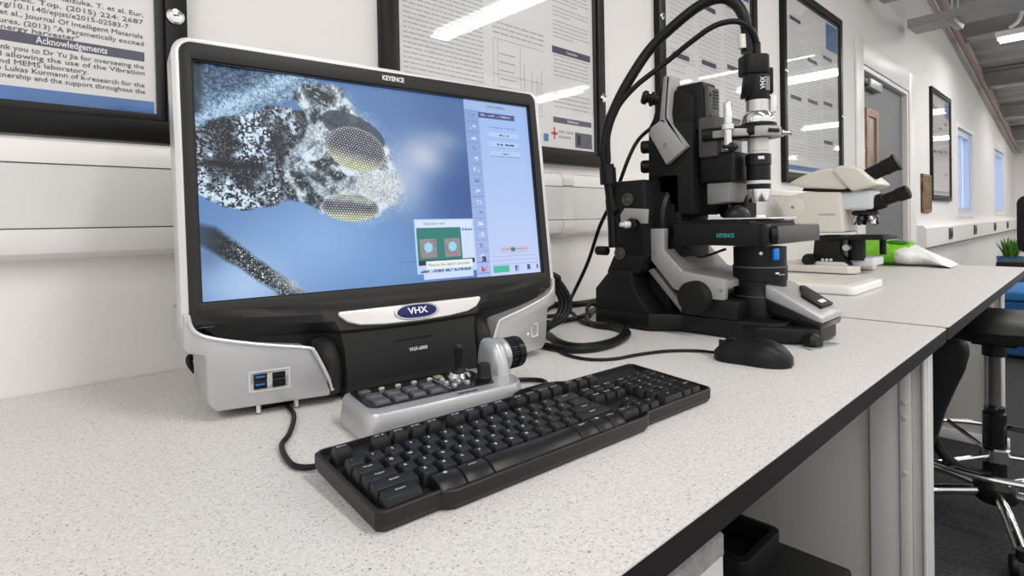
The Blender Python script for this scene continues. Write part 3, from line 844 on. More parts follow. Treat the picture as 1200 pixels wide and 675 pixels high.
    sp = np.maximum(sp, dots(130, 204, .35, .1, .4) * .8)
    sp = np.maximum(sp, np.clip(.9 - (X / .16), 0, 1) * np.clip((fine - .45) * 4, 0, 1) * (Y < .72))
    lay(th, tone(sp, col(9, 12, 20), col(206, 226, 246)))
    lay(.8 * poly([(-.02, .575), (.06, .585), (.12, .575), (.16, .56), (.06, .555), (-.02, .555)], .02, .03, 19), col(8, 10, 16))
    # head
    hd = poly([(.225, .88), (.24, .96), (.30, .985), (.35, .955), (.40, .87), (.43, .78), (.475, .69), (.50, .58), (.505, .50), (.493, .42), (.434, .34), (.349, .32), (.29, .37), (.235, .40), (.19, .50), (.20, .57), (.245, .64), (.272, .765), (.25, .84)], .018, .06, 23)
    t2 = np.clip(.60 + 2.2 * (med - .5) + .7 * (fine - .5) + 1.0 * (big - .5), 0, 1)
    lay(hd, tone(t2, col(30, 42, 54), col(218, 232, 242)))
    fz = np.clip(poly([(.33, .99), (.44, .84), (.50, .70), (.535, .55), (.52, .40), (.44, .30), (.36, .30), (.40, .6), (.42, .8)], .05, .10, 29), 0, 1)
    lay(fz * np.clip((hi - .60) * 2.6, 0, 1) * .8, col(222, 232, 240))
    for pts, k in (([(.25, .97), (.30, .95), (.34, .90), (.31, .86), (.26, .90)], .85), ([(.29, .82), (.35, .81), (.36, .78), (.31, .78)], .8), ([(.26, .60), (.31, .66), (.33, .60), (.29, .57)], .8),
                   ([(.20, .56), (.25, .54), (.27, .49), (.23, .46)], .7), ([(.30, .575), (.345, .56), (.36, .50), (.32, .50)], .75), ([(.185, .54), (.215, .52), (.225, .42), (.19, .41)], .85)):
        lay(k * poly(pts, .02, .05, int(k * 100) + len(pts)), tone(np.clip((fine - .6) * 4, 0, 1), col(16, 22, 26), col(150, 170, 180)))
    for pts in ([(.213, .63), (.235, .70), (.262, .765), (.285, .775), (.28, .72), (.25, .645), (.225, .615)], [(.285, .80), (.305, .79), (.302, .69), (.30, .63), (.268, .62), (.275, .69)], [(.24, .555), (.30, .48), (.33, .43), (.29, .42), (.255, .49)],
                [(.33, .50), (.36, .53), (.385, .47), (.36, .40), (.335, .42)]):
        lay(.9 * poly(pts, .014, .03, 37), tone(np.clip(.62 + .8 * (fine - .5) + .6 * (med - .5), 0, 1), col(96, 116, 130), col(226, 236, 244)))
    # pale hairy face at the right
    face = poly([(.40, .56), (.47, .60), (.505, .56), (.515, .48), (.49, .41), (.43, .39), (.38, .44), (.37, .50)], .03, .07, 41)
    lay(.85 * face, tone(np.clip(.68 + .9 * (hi - .5) + .5 * (fine - .5), 0, 1), col(126, 140, 150), col(238, 244, 248)))
    # compound eyes with facets
    def facets(cu, cv, A, B, ang, n):
        nonlocal img
        m, ex, ey = ell(cu, cv, A, B, ang)
        qx, qy = ex * n, ey * n * B / A * 1.15
        qx = qx + .5 * (np.floor(qy) % 2)
        dd = np.hypot(qx - np.floor(qx) - .5, (qy - np.floor(qy) - .5))
        dot = np.clip((.40 - dd) * 6, 0, 1)
        low = np.clip((-ey - .05) * 1.7, 0, 1)
        base = tone(low, col(34, 34, 46), col(140, 150, 120)) + .18 * (hi[..., None] - .5); top = tone(low, col(176, 178, 198), col(240, 242, 220)) + .25 * (fine[..., None] - .5)
        c = base * (1 - dot[..., None]) + top * dot[..., None]
        rim = np.clip((np.hypot(ex, ey) - .86) * 6, 0, 1)
        c = c * (1 - .6 * rim[..., None]) + col(206, 216, 196) * .6 * rim[..., None]
        lay(m, c)
    m, ex, ey = ell(.385, .765, .165, .075, -22); lay(m * .8, col(46, 60, 72))
    facets(.388, .672, .150, .108, -14, 11)
    facets(.362, .386, .140, .066, -3, 11)
    lay(.75 * poly([(.29, .43), (.36, .46), (.44, .43), (.42, .40), (.36, .425), (.31, .40)], .02, .06, 77) * np.clip(.3 + hi, 0, 1), col(214, 226, 214))
    # blurred leg crossing the lower left corner
    leg = poly([(-.02, .335), (.035, .30), (.12, .17), (.25, -.02), (.19, -.02), (.09, .12), (.02, .215), (-.02, .25)], .02, .02, 43)
    lt = np.maximum(dots(110, 205, .75, .15, .42), dots(75, 206, .45, .15, .4)) * np.clip(u * 14 - .3, 0, 1); lt = np.maximum(lt, np.clip((u - .14) * 16, 0, 1) * (.60 + .5 * fine) * np.clip((u * .78 + v - .13) * 12, 0, 1))
    lay(.25 * g(.02, .18, .06), col(30, 50, 66))
    lay(np.clip(leg, 0, 1) * np.clip(.55 + u * 8, 0, 1), tone(lt, col(16, 24, 28), col(222, 236, 242)))
    # ---- software panels on the right
    box = lambda u0, u1, v0, v1: ((u >= u0) & (u < u1) & (v >= v0) & (v < v1)).astype(float)
    ly = np.clip(1 - v, 0, 1)
    lay(box(.747, .80, 0, 1), tone(ly, col(126, 158, 212), col(168, 186, 232)))
    lay(box(.80, 1, 0, 1), tone(ly, col(150, 184, 238), col(196, 210, 246)))
    lay(box(.747, 1, .945, 1), col(158, 186, 230)); lay(box(.80, .945, .905, .937), col(74, 74, 124))
    for k in range(3): lay(box(.835, .955, .795 - k * .055, .825 - k * .055), col(176, 204, 246)); lay(box(.835, .955, .793 - k * .055, .796 - k * .055), col(128, 150, 200))
    for k, w_ in enumerate((.018, .038, .014)): lay(box(.895 - w_, .895 + w_, .806 - k * .055, .815 - k * .055) * (vnoise(120, 400 + k) > .42), col(60, 66, 104))
    lay(box(.808, .93, .916, .926) * (vnoise(120, 410) > .42), col(168, 172, 214))
    lay(box(.84, .95, .851, .856) * (fine > .4), col(110, 130, 180))
    for k in range(15): lay(box(.765, .785, .895 - k * .061, .918 - k * .061) * (fine2 > .52), col(206, 220, 250) if k % 3 else col(104, 130, 196)); lay(box(.752, .796, .875 - k * .061, .878 - k * .061), col(112, 140, 200))
    lay(box(.765, .785, .03, .06) * (fine2 > .4), col(196, 60, 90)); lay(box(.77, .785, .085, .115) * (fine2 > .4), col(50, 60, 110))
    lay(box(.84, .955, .125, .165), col(186, 198, 226)); lay(box(.845, .95, .143, .148), col(200, 120, 140)); lay(box(.885, .90, .135, .157), col(30, 130, 120))
    for k in range(3): lay(box(.805, .99, .105 - k * .022, .108 - k * .022), col(150, 166, 214))
    lay(box(.81, .872, .018, .055), col(70, 184, 160)); lay(box(.895, .91, .02, .05) * (fine2 > .4), col(60, 70, 150)); lay(box(.945, .957, .022, .052), col(60, 80, 160)); lay(box(.985, .99, .025, .05), col(60, 80, 160))
    # pop up window
    lay(box(.565, .735, .012, .05), col(206, 220, 246))
    lay(box(.546, .748, .042, .325), col(190, 212, 246)); lay(box(.551, .743, .284, .318), col(214, 228, 250))
    lay(box(.551, .70, .10, .28), col(38, 124, 116)); lay(box(.70, .743, .10, .28), col(206, 222, 250)); lay(box(.551, .743, .085, .112), col(30, 40, 62))
    lay(box(.705, .742, .262, .272) * (fine > .4), col(80, 90, 130))
    for cu in (.587, .668): lay(box(cu - .027, cu + .027, .125, .222), tone(fine, col(130, 118, 124), col(166, 152, 156))); mm = ell(cu, .178, .025, .026, 0, .2)[0]; lay(mm, col(150, 214, 246))
    lay(box(.575, .735, .066, .105), col(232, 240, 240)); lay(box(.556, .735, .047, .06) * (fine2 > .5), col(90, 100, 140))
    lay(box(.49, .546, .108, .110), col(96, 92, 190))
    return np.clip(img, 0, 1)
NX, NY = 704, 396
img = screen_image(NX, NY)
lin = np.where(img <= .04045, img / 12.92, ((img + .055) / 1.055) ** 2.4)
SW, SH = .5098, .2867
xs = np.linspace(-SW / 2, SW / 2, NX + 1); zs = np.linspace(-SH / 2, SH / 2, NY + 1)
GX, GZ = np.meshgrid(xs, zs)
co = np.stack([GX, np.full_like(GX, -.0045), GZ], -1).reshape(-1, 3)
mm = np.array(SM); co = co @ mm[:3, :3].T + mm[:3, 3]
ii = np.arange(NY)[:, None] * (NX + 1) + np.arange(NX)[None, :]
quads = np.stack([ii, ii + 1, ii + NX + 2, ii + NX + 1], -1).reshape(-1, 4)
me = bpy.data.meshes.new('screen')
me.vertices.add(len(co)); me.vertices.foreach_set('co', co.astype(np.float32).ravel())
me.loops.add(quads.size); me.loops.foreach_set('vertex_index', quads.astype(np.int32).ravel())
me.polygons.add(len(quads)); me.polygons.foreach_set('loop_start', np.arange(0, quads.size, 4, dtype=np.int32))
me.update(calc_edges=True)
ca = me.color_attributes.new('picture', 'FLOAT_COLOR', 'CORNER')
rgba = np.ones((len(quads), 4, 4), np.float32); rgba[..., :3] = lin.reshape(-1, 1, 3)
ca.data.foreach_set('color', rgba.ravel())
sm_ = bpy.data.materials.new('lit_display'); sm_.use_nodes = True
nt = sm_.node_tree; pb = nt.nodes['Principled BSDF']
pb.inputs['Base Color'].default_value = (.012, .012, .014, 1); pb.inputs['Roughness'].default_value = .35; pb.inputs['Specular IOR Level'].default_value = .3
at_ = nt.nodes.new('ShaderNodeVertexColor'); at_.layer_name = 'picture'
nt.links.new(at_.outputs['Color'], pb.inputs['Emission Color']); pb.inputs['Emission Strength'].default_value = .98
me.materials.append(sm_)
scr = bpy.data.objects.new('screen', me); C.objects.link(scr); scr.parent = con
def stx(s, u, v, size, w, m, al='LEFT'): txt(s, size, m, scr, SM @ T((u - .5) * SW, -.0047, (v - .5) * SH) @ WALLROT, 'screen_text', w, al, .00002)
M['scr_ink'] = mat('screen_dark_text', (.05, .06, .12), .6, emit=(.06, .08, .18), es=.5)
M['scr_pale'] = mat('screen_pale_text', (.3, .3, .4), .6, emit=(.55, .6, .8), es=.8)
stx('VHX MENU', .87, .972, .0065, .036, M['scr_ink'], 'CENTER')
stx('Operation navi', .575, .302, .0062, .036, M['scr_ink']); stx("Measure the object's dimension", .582, .086, .006, .072, M['scr_ink'])

# --- black lower body
zs_ = [.126, .119, .115, .110, .100, .088, .0855, .083, .06, .035, .018, .010]
bu_ = [.000, .003, .008, .012, .017, .021, .019, .0165, .021, .025, .026, .021]
b = MB()
rows = []
for x in np.concatenate([[-.262], np.linspace(-.24, .24, 61), [.262]]):
    k = 1 - min(1, max(0, (abs(x) - .135) / .125)) ** 1.2
    kl = 1 - min(1, max(0, (abs(x) - .112) / .02))
    dip = .004 * (x / .15) ** 2
    row_ = []
    for z, bb in zip(zs_, bu_):
        t_ = min(1, max(0, (z - .075) / .03))
        xx = x * (.88 + .12 * t_)
        row_.append(Vector((xx, -.0305 - bb * (k * t_ + kl * (1 - t_)) + .012 * (1 - t_) * (1 - kl), z + (dip if .05 < z < .12 else 0))))
    rows.append(row_ + [Vector((x * .88, .06, .010)), Vector((x, .06, .126))])
b.grid(rows)
body = b.build('front_deck', M['deck'], con, 28)
for s in (-1, 1):      # rounded black cheek next to each silver foot
    b = MB()
    b.loft([[Vector((s * x, y, z)) for y, z in ((-.03, .012), (-.058 + dy, .013), (-.061 + dy, .03), (-.058 + dy, .055), (-.049 + dy, .076 + dz), (-.03, .086 + dz))] for x, dy, dz in ((.135, .022, -.008), (.127, .006, -.005), (.119, -.002, -.004), (.110, .001, -.006), (.099, .016, -.012))])
    b.build('deck_cheek', M['deck'], con, 40)
b = MB(); b.box(-.028, .028, -.0525, -.049, .066, .0675, .0004); b.build('disc_slot', M['black_gloss'], body)
txt('VHX-6000', .0072, M['legend'], body, T(.004, -.0545, .052) @ RX(4) @ WALLROT, 'model_lettering', .028, 'CENTER', .0003, .0001)
# pale badge plate
DM = T(.004, -.0475, .1025) @ RX(-24)
pl = [(-.108, .0105), (-.1085, .006), (-.098, -.004), (-.082, -.0095), (-.05, -.0125), (0, -.0138), (.05, -.0125), (.082, -.0095), (.098, -.004), (.1085, .006), (.108, .0105), (.08, .0105), (0, .0105), (-.08, .0105)]
b = MB(); b.prism(pl, 'y', -.004, .006, .001); b.xf(DM); bp = b.build('badge_plate', M['plate'], body)
el = lambda A, B, n=32: [(A * math.copysign(abs(math.cos(a)) ** .75, math.cos(a)), B * math.sin(a)) for a in (2 * math.pi * i / n for i in range(n))]
b = MB(); b.prism(el(.0345, .0115), 'y', -.0058, -.003, .0008); b.xf(DM @ T(0, 0, -.001)); b.build('badge_rim', M['silver_dark'], bp)
b = MB(); b.prism(el(.030, .0092), 'y', -.0068, -.0045, .0006); b.xf(DM @ T(0, 0, -.001)); bo = b.build('badge_oval', M['navy'], bp)
txt('VHX', .0125, M['legend'], bp, DM @ T(0, -.0078, -.001) @ WALLROT, 'badge_lettering', .030, 'CENTER', .0002, .0003)

# --- silver feet left and right
def foot(s):
    poly = [(.2758, .128), (.2758, .088), (.2725, .084), (.256, .079), (.2545, .074), (.2535, .026), (.2515, .020), (.244, .0125), (.122, .0125), (.1185, .020), (.1225, .031), (.1375, .066), (.1405, .0715), (.1465, .0755), (.20, .085), (.245, .0965), (.258, .102), (.2655, .112), (.2685, .128)]
    b = MB()
    b.prism([(s * x, z) for x, z in poly], 'y', 0, .09, .0022)
    for v in b.bm.verts:
        x = abs(v.co.x)
        f = -.0335 - .0250 * min(1, max(0, (.2765 - x) / .156))
        if v.co.y < .045: v.co.y += f + (.004 if v.co.z < .070 and x > .125 else 0)
        else: v.co.y += -.02
    ft = b.build('silver_foot_panel', M['silver'], con, 40)
    # raised lip along the curved upper edge
    b = MB()
    pts = [(.2695, .121), (.2685, .116), (.262, .1065), (.245, .0985), (.20, .087), (.147, .0765), (.1395, .0715), (.1345, .062), (.122, .033), (.1185, .020)]
    b.tube([Vector((s * x, -.0345 - .0250 * min(1, (.2765 - x) / .156), z - .001)) for x, z in pts], .0022, 8, 5)
    b.build('edge_lip', M['rim'], ft)
    return ft
fl = foot(-1); fr = foot(1)
FM = T(-.1885, -.0449, .0415) @ RZ(-9.1)
b = MB(); b.ring(rrect(-.0235, .0235, -.0125, .0125, .002), rrect(-.0205, .0205, -.0105, .0105, .001), 'y', -.001, .006, .0006); b.mi = 1; b.box(-.0212, .0212, .0008, .006, -.011, .011)
b.xf(FM); pn = b.build('port_recess', [M['rim'], M['plate']], fl)
for i, (x, m) in enumerate(((-.0105, 'usb_blue'), (.0100, 'black'))):
    for z in (-.0045, .0045):
        b = MB(); b.ring(rrect(-.0072, .0072, -.0040, .0040, .0006), rrect(-.0062, .0062, -.0031, .0031, .0004), 'y', -.0022, .003); b.mi = 1; b.box(-.0062, .0062, .0, .003, -.0031, .0031); b.mi = 2; b.box(-.0052, .0052, -.0015, .0015, .0000, .0022)
        b.xf(FM @ T(x, 0, z)); b.build('usb_port', [M['black'], M['black_gloss'], M[m]], pn)
b = MB()
for x in (-.033, .033):
    b.box(x - .004, x + .003, -.0008, 0, -.0004, .0004); b.box(x + .0005, x + .003, -.0008, 0, -.002, -.0012); b.cyl((x - .0045, -.0008, 0), (x - .0045, 0, 0), .001, n=10)
b.xf(T(-.1885, -.0443, .0405) @ RZ(-9.1)); b.build('port_symbol', M['ink'], fl)
FR = T(.198, -.0447, .047) @ RZ(9.1)
b = MB(); b.ring(rrect(.016, .032, -.011, .011, .0015), rrect(.0172, .0308, -.0098, .0098, .001), 'y', -.0012, .001); b.xf(FR); b.build('button_outline', M['legend'], fr)
b = MB(); b.ell((.008, 0, -.004), .0018, 12, 8); b.xf(FR); b.build('status_led', M['led'], fr)
b = MB(); b.box(-.022, -.011, -.0012, .001, -.008, -.006); b.box(-.022, -.011, -.0012, .001, -.013, -.011); b.xf(FR); b.build('card_slot', M['black'], fr)
b = MB(); b.box(-.20, -.155, -.02, .05, .0, .014, .002); b.box(.155, .20, -.02, .05, 0, .014, .002); b.box(-.1, .1, -.035, .05, 0, .011, .002); b.build('rubber_foot', M['black'], con)
for x, y in ((-.200, -.036), (-.158, -.042)):
    b = MB(); b.cyl((x, y, .003), (x, y, .016), .0028, n=12); b.build('foot_screw', M['plate'], con)

# ================================================================== control pad
pad = thing('control_pad', 'small silver and black control pad with joystick lying behind the keyboard', 'control pad', (.387, .545, BZ), (0, 0, R_(-8)))
b = MB()
o0 = rrect(-.104, .106, -.052, .043, (.016, .03, .012, .012), 6); o1 = rrect(-.1005, .1025, -.0495, .0405, (.015, .03, .011, .011), 6)
b.loft([[Vector((x, y, .002)) for x, y in o0], [Vector((x, y, .006)) for x, y in o0], [Vector((x, y, .028 + .05 * (y + .04) * .35)) for x, y in o1], [Vector((x * .985, y * .97, .031 + .05 * (y + .04) * .35)) for x, y in o1]])
sh = b.build('pad_shell', M['silver'], pad, 40)
PM = T(0, 0, .0312) @ RX(1.0)
b = MB(); b.prism(rrect(-.092, .066, -.0300, .0365, (.012, .006, .005, .005)), 'z', -.001, .0018, .0006); b.xf(PM); fp = b.build('face_panel', M['black_gloss'], pad)
for r_ in range(2):
    for c_ in range(4):
        b = MB(); b.frustum((-.0085, .0085, -.0075, .0075), (-.0072, .0072, -.0062, .0062), 0, .0045, .0008); b.xf(PM @ T(-.076 + c_ * .0215, -.0190 + r_ * .0190, .0015)); b.build('square_button', M['grey_btn'], pad)
for c_ in range(5):
    b = MB(); b.frustum((-.0065, .0065, -.0045, .0045) if c_ == 0 else (-.0035, .0035, -.0022, .0022), (-.0055, .0055, -.0036, .0036) if c_ == 0 else (-.0028, .0028, -.0016, .0016), 0, .003, .0006)
    b.xf(PM @ T(-.078 + c_ * .0205, .0245, .0015)); b.build('small_button', M['grey_btn'] if c_ == 0 else M['silver'], pad)
b = MB(); b.box(.0085, .0092, -.022, .032, .0016, .0022); b.xf(PM); b.build('divider_line', M['legend_grey'], fp)
b = MB(); b.box(.012, .022, .021, .031, .0016, .004, .0008); b.xf(PM); b.build('square_lamp_button', M['amber_dull'], pad)
for x, y in ((.014, .010), (.026, .006), (.012, -.004), (.027, -.007), (.016, -.017), (.034, -.016), (.058, .026)):
    b = MB(); b.lathe([(.0034, 0), (.0034, .003), (.0022, .0042)], (x, y, .0015), n=16); b.xf(PM); b.build('round_button', M['silver'], pad)
b = MB(); b.lathe([(.0155, 0), (.0155, .003), (.0125, .0075), (.0095, .008)], (.039, .013, .0012)); b.xf(PM); jb = b.build('joystick_collar', M['chrome'], pad)
b = MB(); b.lathe([(.0098, .006), (.0085, .010), (.005, .013), (.0045, .020), (.0062, .034), (.0064, .038), (.004, .041)], (.039, .013, .0012)); b.xf(PM); b.build('joystick', M['black'], pad)
b = MB(); b.lathe([(.0098, 0), (.0098, .004), (.0085, .006), (.0080, .018), (.0068, .020), (.0055, .0192)], (.0595, -.013, .0012)); b.xf(PM); b.build('dial_knob', M['black'], pad)
txt('KEYENCE', .0054, M['ink_black'], sh, T(.020, -.0405, .0312) @ RX(1), 'maker_lettering', .026, 'CENTER', .0002, .0003)
# dome and focus wheel at the right end
b = MB()
rings = []
for f, sc in ((0, 1), (.25, .97), (.5, .9), (.72, .8), (.88, .66), (.97, .48), (1, .25)):
    rings.append([Vector((.0925 + dx * sc * (.8 if dx < 0 else .75) * .0185 , .014 + dy * sc * .028 + .006 * f, .028 + .045 * f)) for dx, dy in ((math.copysign(abs(math.cos(a)) ** .7, math.cos(a)), math.copysign(abs(math.sin(a)) ** .8, math.sin(a))) for a in (2 * math.pi * i / 28 for i in range(28)))])
b.loft(rings); b.build('wheel_housing', M['silver'], pad, 50)
wc = Vector((.105, .021, .049)); wd = Vector((1, .12, 0)).normalized()
b = MB(); b.lathe([(.020, -.004), (.0225, 0), (.0225, .004)], wc, wd); b.build('wheel_collar', M['silver'], pad)
b = MB(); b.lathe([(.017, .003), (.020, .004), (.020, .018), (.019, .0185), (.019, .0215), (.0205, .022), (.0205, .032), (.018, .034)], wc, wd, 36)
for i in range(36):
    a = 2 * math.pi * i / 36; q = wd.to_track_quat('Z', 'Y').to_matrix()
    p = wc + q @ Vector((.0200 * math.cos(a), .0200 * math.sin(a), 0)); b.cyl(p + wd * .005, p + wd * .031, .0010, n=5)
b.build('focus_wheel', M['black_gloss'], pad)
b = MB(); b.tube([(.098, .038, .012), (.13, .042, .006), (.160, .030, .0045), (.172, .012, .0045), (.160, -.008, .0045), (.135, -.012, .0045), (.10, -.004, .006)], .0032, 10); b.build('pad_cable', M['black'], pad)

# ================================================================== keyboard
kb = thing('keyboard', 'black full size mechanical keyboard lying at the front of the near bench', 'keyboard', (.4245, .345, BZ), (R_(3.4), 0, R_(-3.6)))
kb.scale = (.968, .83, 1)
# local: x -.23...+.23, y 0 (front) ... .155 (back)
KW = .2305
plan = [(-KW + .006, .0), (-.176, .0), (-.170, -.006), (-.164, -.008), (.085, -.008), (.092, -.005), (.098, .0), (KW - .006, .0), (KW, .006), (KW, .147), (KW - .006, .152), (.098, .152), (.088, .160), (.070, .166), (.030, .166), (.016, .160), (.006, .152), (-KW + .006, .152), (-KW, .147), (-KW, .006)]
cen = Vector((0, .076))
def shr(p, k): q = Vector(p); return (q.x - math.copysign(k, q.x) if abs(q.x) > .1 or True else q.x, q.y + (k if q.y < .076 else -k))
b = MB()
lo = [(p[0] * .992, p[1] + (.003 if p[1] < .07 else -.003)) for p in plan]
b.loft([[Vector((x, y, .001)) for x, y in lo], [Vector((x, y, .006)) for x, y in plan], [Vector((x, y, .0165)) for x, y in plan], [Vector((x * .996, y + (.0012 if y < .07 else -.0012), .0175)) for x, y in plan],
        [Vector((x * .986, y + (.0035 if y < .07 else -.0035), .0175)) for x, y in plan], [Vector((x * .983, y + (.0045 if y < .07 else -.0045), .0125)) for x, y in plan]])
b.build('case', M['kb'], kb, 30)
b = MB()
for x in (-.19, .19): b.box(x - .015, x + .015, .135, .141, -.0072, .002, .001)
b.build('fold_out_foot', M['black'], kb)
U = .01905; X0 = -.2235
ROWY = [.0125, .0315, .0505, .0695, .0885, .1215]    # centre of each row from the front
def key(name, xu, row, w=1.0, h=1.0, leg=None, front=False, y=None):
    cx = X0 + (xu + w / 2) * U; cy = ROWY[row] if y is None else y
    hw, hd = w * U / 2 - .0006, h * U / 2 - .0006
    H = .0125 + (.0012 if row == 5 else 0) - (.0008 if row in (2, 3) else 0)
    tw = max(.002, hw - .0028); y0, y1 = -hd + .0028, hd - .0020
    f0 = hd + (.006 if front else 0)
    b = MB(); N = 5
    rings = [[Vector((x, y, 0)) for x, y in ((-hw, -f0), (hw, -f0), (hw, hd), (-hw, hd))]]
    v = []
    if front:      # long bar key rolled over the front edge
        prof = [(-f0, 0), (-f0 + .0003, .0055), (-hd + .0005, .0092), (-hd + .006, .0112), (y1, H - .0008), (hd, 0)]
        b.prism(prof, 'x', -hw, hw, .0010, 2)
    else:
        b.loft([[Vector(p) for p in ((-hw, -hd, 0), (hw, -hd, 0), (hw, hd, 0), (-hw, hd, 0))],
                [Vector(p) for p in ((-hw + .0002, -hd + .0002, .002), (hw - .0002, -hd + .0002, .002), (hw - .0002, hd - .0002, .002), (-hw + .0002, hd - .0002, .002))],
                [Vector(p) for p in ((-tw, y0, H - .0006), (tw, y0, H - .0006), (tw, y1, H + .0004), (-tw, y1, H + .0004))],
                [Vector(p) for p in ((-tw + .0012, y0 + .0012, H - .0008), (tw - .0012, y0 + .0012, H - .0008), (tw - .0012, y1 - .0012, H), (-tw + .0012, y1 - .0012, H))]])
        es = [e for e in b.bm.edges if len(e.link_faces) == 2 and e.calc_face_angle(0) > .5]
        bmesh.ops.bevel(b.bm, geom=es, offset=.0005, segments=2, affect='EDGES', profile=.5, clamp_overlap=True)
        for f in b.bm.faces: f.smooth = True
    b.xf(T(cx, cy, .0115 + row * .0002))
    o = b.build(name, M['key'], kb, 50)
    if leg:
        sz = .0042 if len(leg) == 1 else .0026
        z = .0115 + row * .0002 + (H if not front else .0112) + .00012
        if front: mt = T(cx, cy + .002, z + .0004)
        else: mt = T(cx - (0 if len(leg) > 1 else .002), cy + .0022, z - .0001) @ RX(4.5)
        txt(leg, sz, M['legend_grey'] if len(leg) > 1 else M['legend'], o, mt, 'legend', min(.009, w * U * .5) if len(leg) > 1 else None, 'CENTER', .00003, .0001)
    return o
def row(names, xs, r): 
    for (l, w), x in zip(names, xs): key('letter_key', x, r, w, 1, l)
# function row
key('escape_key', 0, 5, 1, 1, 'Esc')
for i in range(12): key('function_key', 2 + i + (i // 4) * .5, 5, 1, 1, 'F%d' % (i + 1))
for i, s in enumerate(('Prt', 'Scr', 'Pse')): key('system_key', 15.35 + i, 5, 1, 1, s)
# main block
x = 0
for s in "`1234567890-=": key('number_key', x, 4, 1, 1, s); x += 1
key('backspace_key', 13, 4, 2, 1, 'Back')
key('tab_key', 0, 3, 1.5, 1, 'Tab'); x = 1.5
for s in 'QWERTYUIOP[]': key('letter_key', x, 3, 1, 1, s); x += 1
key('backslash_key', 13.5, 3, 1.5, 1, '\\')
key('caps_lock_key', 0, 2, 1.75, 1, 'Caps'); x = 1.75
for s in "ASDFGHJKL;'": key('letter_key', x, 2, 1, 1, s); x += 1
key('enter_key', 12.75, 2, 2.25, 1, 'Enter')
key('shift_key', 0, 1, 2.25, 1, 'Shift'); x = 2.25
for s in 'ZXCVBNM,./': key('letter_key', x, 1, 1, 1, s); x += 1
key('shift_key', 12.25, 1, 2.75, 1, 'Shift')
key('control_key', 0, 0, 1.9, 1, 'Ctrl')
wk = key('system_key', 2.5, 0, 1.35, 1, None, True)
b = MB()
for dx in (-.0016, .0002):
    for dy in (-.0016, .0002): b.box(dx, dx + .0014, dy, dy + .0014, 0, .00005)
b.xf(T(X0 + (2.5 + .675) * U, ROWY[0] + .003, .0236)); b.build('legend', M['legend'], wk)
key('alt_key', 3.85, 0, 1.5, 1, 'Alt', True)
key('space_bar', 5.35, 0, 5.8, 1, None, True)
key('alt_key', 11.15, 0, 1.35, 1, 'AltGr', True)
wk = key('system_key', 12.5, 0, 1.15, 1, None, True)
b = MB()
for dx in (-.0016, .0002):
    for dy in (-.0016, .0002): b.box(dx, dx + .0014, dy, dy + .0014, 0, .00005)
b.xf(T(X0 + 13.07 * U, ROWY[0] + .003, .0236)); b.build('legend', M['legend'], wk)
key('menu_key', 13.65, 0, 1.0, 1, 'Menu', True)
key('control_key', 14.75, 0, .95, 1, 'Ctrl')
# navigation block and arrows
for r_, t3 in ((4, ('Ins', 'Hm', 'PU')), (3, ('Del', 'End', 'PD'))):
    for i, s in enumerate(t3): key('navigation_key', 15.35 + i, r_, 1, 1, s)
key('arrow_key', 16.35, 1, 1, 1, '^')
for i, s in enumerate('<v>'): key('arrow_key', 15.85 + i * .98 - .48, 0, .96, 1, s)
# numeric pad
NXU = 18.75
for r_, t4 in ((4, ('Num', '/', '*')), (3, '789'), (2, '456'), (1, '123')):
    for i, s in enumerate(t4): key('keypad_key', NXU + i, r_, 1, 1, s)
key('keypad_key', NXU + 3, 4, 1, 1, '-')
key('keypad_plus_key', NXU + 3, 2, 1, 2, '+', y=(ROWY[2] + ROWY[3]) / 2)
key('keypad_enter_key', NXU + 3, 0, 1, 2, 'Ent', y=(ROWY[0] + ROWY[1]) / 2)
key('keypad_zero_key', NXU, 0, 2, 1, '0'); key('keypad_key', NXU + 2, 0, 1, 1, '.')
b = MB()
for i in range(3): b.box(.048 + i * .009, .053 + i * .009, .142, .1445, .0176, .0179)
b.xf(T(0, 0, .0)); b.build('indicator_panel', M['legend_grey'], kb)
b = MB(); b.prism(rrect(.040, .080, .136, .158, .004), 'z', .0126, .0177, .0004); b.build('indicator_plate', M['black'], kb)
b = MB(); inv = Matrix.Translation((.4245, .345, BZ)) @ RZ(-3.6) @ RX(3.4) @ Matrix.Diagonal((.968, .83, 1, 1))
pts = [(.226, .488, BZ + .012), (.215, .497, BZ + .005), (.205, .520, BZ + .0035), (.215, .57, BZ + .0035), (.235, .60, BZ + .0035), (.262, .655, BZ + .0035), (.275, .72, BZ + .0035), (.30, .78, BZ + .0035)]
b.tube(pts, .0028, 10); b.xf(inv.inverted()); b.build('keyboard_cable', M['black'], kb)

# ================================================================== mouse
ms = thing('mouse', 'black computer mouse lying right of the keyboard with its cable', 'mouse', (.866, .377, BZ), (0, 0, R_(10.5)))
def msec(y):
    f = (y + .058) / .116
    f = min(.995, max(.005, f))
    w = .0315 * max(0, 1 - abs(2 * f - .98) ** 3.2) ** .5 * (1 - .12 * math.exp(-((f - .62) / .18) ** 2)) + .001
    hgt = .034 * (1 - abs((f - .40) / (.62 if f > .4 else .43)) ** 2.4) ** .62 + .002 if abs((f - .40) / (.62 if f > .4 else .43)) < 1 else .002
    return w, max(.004, hgt)
b = MB(); rings = []
for i in range(25):
    y = -.0578 + .1156 * i / 24
    w, hh = msec(y)
    ring = []
    for k in range(24):
        a = 2 * math.pi * k / 24
        cx_, sz_ = math.cos(a), math.sin(a)
        ring.append(Vector((w * math.copysign(abs(cx_) ** .8, cx_), y, .0015 + (hh * max(0, sz_) ** .85 if sz_ > 0 else .0))))
    rings.append(ring)
b.loft(rings); mb_ = b.build('mouse_shell', M['black'], ms, 50)
b = MB(); b.torus((0, .030, .0245), .0085, .0035, (1, 0, 0), 24, 8); b.build('scroll_wheel', M['black_matt'], ms)
